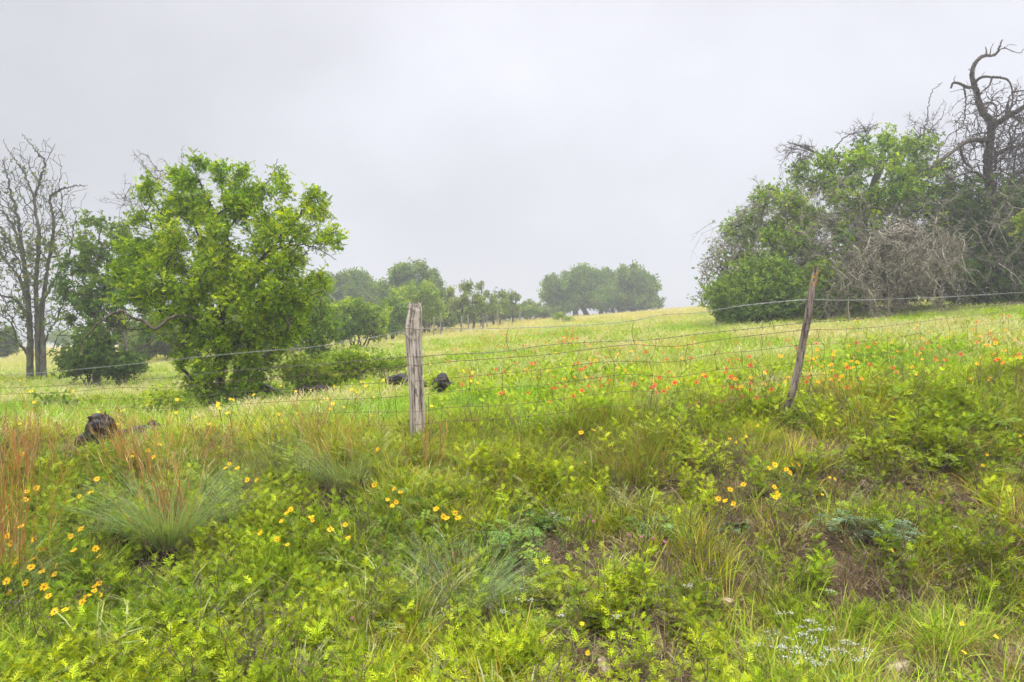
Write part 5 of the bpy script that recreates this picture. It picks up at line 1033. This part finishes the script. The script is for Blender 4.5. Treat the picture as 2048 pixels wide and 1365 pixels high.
def strew(meshes, name, label, group, n_, regions):
    k = 0
    for i in range(n_ * 4):
        if k >= n_: break
        rx0, rx1, ry0, ry1, wt = regions[rf.choice(len(regions), p=np.array([q[4] for q in regions]) / sum(q[4] for q in regions))]
        px = rf.uniform(rx0, rx1); py = rf.uniform(ry0, ry1); P = hit(px, py, .22)
        if P[1] < 5.9 or P[1] > 60: continue
        o = link(name, meshes[rf.integers(len(meshes))], None, (P[0], P[1], g1(P[0], P[1]))); o.rotation_euler = (0, 0, rf.normal(0, .5)); s_ = rf.uniform(.7, 1.25) * (.95 + .022 * P[1]); o.scale = (s_, s_, s_ * rf.uniform(.8, 1.1))
        tag(o, label, 'flower', group); k += 1
strew(RED, 'firewheel', 'red wildflower with dark centre in the sunlit meadow behind the fence', 'red wildflowers in the meadow', 270, [(955, 1170, 662, 700, 4), (1000, 1580, 680, 810, 4.5), (1100, 1560, 740, 830, 1.4), (1580, 2048, 640, 790, 3.6), (880, 1100, 690, 790, .7)])
strew(ORN, 'coreopsis', 'orange-yellow wildflower with brown centre in the meadow behind the fence', 'orange-yellow wildflowers in the meadow', 170, [(1560, 1720, 715, 780, 1), (1690, 2048, 655, 790, 3), (1040, 1300, 690, 770, 1.2), (1320, 1560, 700, 800, .8), (960, 1160, 672, 694, .3)])
strew(YLW, 'yellow_wildflower', 'plain yellow wildflower in the meadow or under the near tree', 'plain yellow wildflowers', 75, [(330, 760, 770, 860, 3), (20, 330, 760, 860, 1), (700, 1000, 740, 850, 1), (1515, 1640, 770, 800, 1.4), (1100, 1180, 672, 690, .5), (640, 760, 690, 740, .5)])
# white flower clusters at the bottom right, pink heads
def umbel(seed):
    rg_ = np.random.default_rng(seed); mb = MB(); top = np.array([rg_.normal(0, .02), rg_.normal(0, .02), .22]); tube(mb, np.array([[0, 0, -.02], top * .5, top]), .0014, 3, (.15, .26, .05))
    for k in range(9):
        e_ = top + rg_.normal(0, 1, 3) * [.014, .014, .006] + [0, 0, .006]; tube(mb, np.array([top - [0, 0, .01], e_]), .0007, 3, (.2, .3, .07))
        for q in range(3): v, f = leaf4(e_, rg_.normal(0, 1, 3) + [0, -.4, .4], np.array([0, -1, .6]), .006, .005); mb.add(v, f, (.62, .62, .60))
    return mb.mesh('white_wildflower', M_PETAL)
UM = [umbel(k) for k in range(5)]; WH = [(1350 + a_ / 2.65, 850 + b_ / 2.65) for a_, b_ in [(545,1015),(607,1010),(555,1110),(575,1120),(485,1110),(470,1135),(700,1055),(720,1050),(650,1085),(690,1120),(710,1130),(735,1105),(375,1160),(365,1155),(612,1145),(630,1210),(650,1195),(675,1215),(700,1235),(720,1245),(620,1265),(560,1185),(790,1190),(820,1180),(825,1205),(760,1235),(840,1265),(875,1195),(915,1230),(920,1150),(945,1245),(955,1180),(725,1270),(640,1150),(600,1190),(805,1085),(770,1100),(810,885),(150,800),(600,1240),(530,1180),(680,1095),(990,1195),(1615,495),(1500,550),(65,860)]] + [(700 + a_ / 2.65, 850 + b_ / 2.65) for a_, b_ in [(1075,487),(1100,500),(1180,495),(900,935),(945,935),(1120,1025),(810,990),(1340,1010),(925,875),(1785,855)]]
for k, (px, py) in enumerate(WH):
    P = hit(px, py, .22); o = link('white_wildflower', UM[k % 5], None, (P[0], P[1], g1(P[0], P[1]))); o.rotation_euler = (0, 0, rf.normal(0, .6)); low = px > 1400 and py > 1200
    tag(o, 'tiny white flower cluster in the white patch at the bottom right of the bank' if low else 'tiny white flower cluster scattered higher on the bank', 'flower', 'white flower clusters at the bottom right' if low else 'scattered white flower clusters')
def pompom(seed):
    rg_ = np.random.default_rng(seed); mb = MB(); tube(mb, np.array([[0, 0, -.02], [0, 0, .1], [.004, 0, .2]]), .0013, 3, (.2, .2, .08))
    for k in range(60):
        d_ = rg_.normal(0, 1, 3); d_ /= np.linalg.norm(d_); v, f = leaf4(np.array([.004, 0, .2]), d_, rg_.normal(0, 1, 3), .013, .0025); mb.add(v, f, np.array((.70, .30, .42)) * rg_.uniform(.8, 1.2))
    return mb.mesh('pink_flower', M_PETAL)
PM = [pompom(k) for k in range(3)]
for k, (px, py) in enumerate([(700 + a_ / 2.65, 850 + b_ / 2.65) for a_, b_ in [(1237,508),(1270,505),(1287,520),(1602,607),(1665,632),(1478,585),(8,1030),(1540,605)]] + [(392, 1000), (462, 1122), (1880, 1008)]):
    P = hit(px, py, .2); o = link('pink_flower', PM[k % 3], None, (P[0], P[1], g1(P[0], P[1]))); tag(o, 'small pink round flower head among the bank plants', 'flower', 'pink flower heads on the bank')
# grey-green broad-leaved rosette plants
def rosette(px, py, label, n_, L_, col, seed, up=.6, name='leafy_plant', cat='plant', W_=.3, kind=0):
    c = hit(px, py); rg_ = np.random.default_rng(seed); mb = MB(); o = thing(name, label, cat, tuple(c))
    for k in range(n_):
        a_ = rg_.uniform(0, 6.28); e_ = rg_.uniform(.2, 1.4) * up; d_ = np.array([math.cos(a_), math.sin(a_), e_]); d_ /= np.linalg.norm(d_); l_ = L_ * rg_.uniform(.6, 1.15); s_ = np.cross(d_, [0, 0, 1.]); s_ /= np.linalg.norm(s_); nz_ = np.cross(s_, d_)
        t_ = np.linspace(0, 1, 9); P = c + d_ * (t_[:, None] * l_); P[:, 2] -= .35 * l_ * t_ ** 2.2; W = l_ * W_ * .5 * np.sin(np.pi * (t_ * .88 + .08)) ** .8
        if kind: W = W * (1 + .45 * np.sin(t_ * 26))
        V = np.stack([P + s_ * W[:, None] + nz_ * W[:, None] * .3, P, P - s_ * W[:, None] + nz_ * W[:, None] * .3], 1).reshape(-1, 3); i = np.arange(8)[:, None] * 3; f = np.concatenate([np.stack([i, i + 1, i + 4, i + 3], -1), np.stack([i + 1, i + 2, i + 5, i + 4], -1)]).reshape(-1, 4)
        mb.add(V, f, np.array(col) * rg_.uniform(.8, 1.2))
    part('leaves', mb, M_BLADE, o); return o
rosette(1465, 1060, 'grey-green lobed plant under the yellow daisy cluster right of centre', 20, .17, (.17, .27, .16), 1, .9, kind=1)
rosette(1515, 1000, 'grey-green lobed plant among the stems of the daisy cluster right of centre', 14, .14, (.18, .28, .15), 2, 1.1, kind=1)
rosette(680, 1225, 'broad blue-grey sword leaves sprouting in the lower left of centre', 7, .22, (.20, .32, .22), 3, 1.2, W_=.2)
rosette(775, 1190, 'second set of blue-grey sword leaves, right of the first', 6, .18, (.20, .32, .20), 4, 1.6, W_=.2)
rosette(780, 1345, 'low broad-leaved bright green plant at the bottom edge', 8, .12, (.18, .36, .05), 5, .8, W_=.5)
rosette(790, 1030, 'grey-green leafy plant under the yellow daisies below the weathered post', 16, .13, (.15, .27, .12), 6, .8, kind=1)
rosette(985, 930, 'upright pale green plant with broad leaves right of the weathered post', 12, .15, (.17, .32, .09), 7, 1.8, W_=.35)
def mimosa_plant(px, py, label, n_, L_, col, seed):
    c = hit(px, py); rg_ = np.random.default_rng(seed); o = thing('mimosa_plant', label, 'plant', tuple(c)); mb = mimosa(rg_, n_, L_, col)
    for k in range(4):
        m2 = mimosa(rg_, n_, L_, col); o_ = np.array([rg_.normal(0, .09), rg_.normal(0, .07), rg_.uniform(0, .04)]); V, Fs, C = m2.arrays(); mb.add(V + o_, Fs, C)
    mb.V = [v + c for v in mb.V]; part('leaves', mb, M_BLADE, o)
mimosa_plant(1720, 1082, 'silvery blue-green feathery plant on bare earth right of centre', 10, .13, ((.17, .26, .16), (.22, .31, .20), (.12, .20, .11)), 1)
mimosa_plant(1090, 1060, 'blue-green feathery plant in the middle of the bank', 12, .14, ((.17, .33, .08), (.24, .40, .10), (.13, .26, .07)), 2)
mimosa_plant(1330, 1080, 'pale blue-green feathery plant trailing below the bright fine grass clump', 12, .14, ((.17, .28, .09), (.22, .33, .11)), 3)
mimosa_plant(1960, 870, 'pale blue-green feathery plant high at the right edge of the bank', 12, .16, ((.26, .40, .14), (.30, .44, .17)), 4)
mimosa_plant(1780, 920, 'yellow-green feathery plant above the angular tan stone', 12, .15, ((.42, .52, .03), (.32, .45, .04)), 5)

# ------------------------------------------------------------------ the misty air
def haze():
    me = bpy.data.meshes.new('haze'); x0, x1, y0, y1, z0, z1 = -420, 420, -60, 620, -14, 40
    v = [(x, y, z) for z in (z0, z1) for y in (y0, y1) for x in (x0, x1)]
    me.from_pydata(v, [], [(0, 2, 3, 1), (4, 5, 7, 6), (0, 1, 5, 4), (2, 6, 7, 3), (0, 4, 6, 2), (1, 3, 7, 5)]); me.update()
    m = bpy.data.materials.new('mist'); m.use_nodes = True; n = m.node_tree.nodes; n.remove(n['Principled BSDF']); pv = n.new('ShaderNodeVolumePrincipled')
    pv.inputs['Color'].default_value = (.93, .95, 1, 1); pv.inputs['Density'].default_value = HAZE_DENSITY; pv.inputs['Anisotropy'].default_value = .3
    m.node_tree.links.new(pv.outputs[0], n['Material Output'].inputs['Volume']); me.materials.append(m)
    o = link('haze', me); tag(o, kind='stuff', label='thin mist hanging over the meadow'); return o
HAZE_DENSITY = .0034
haze()
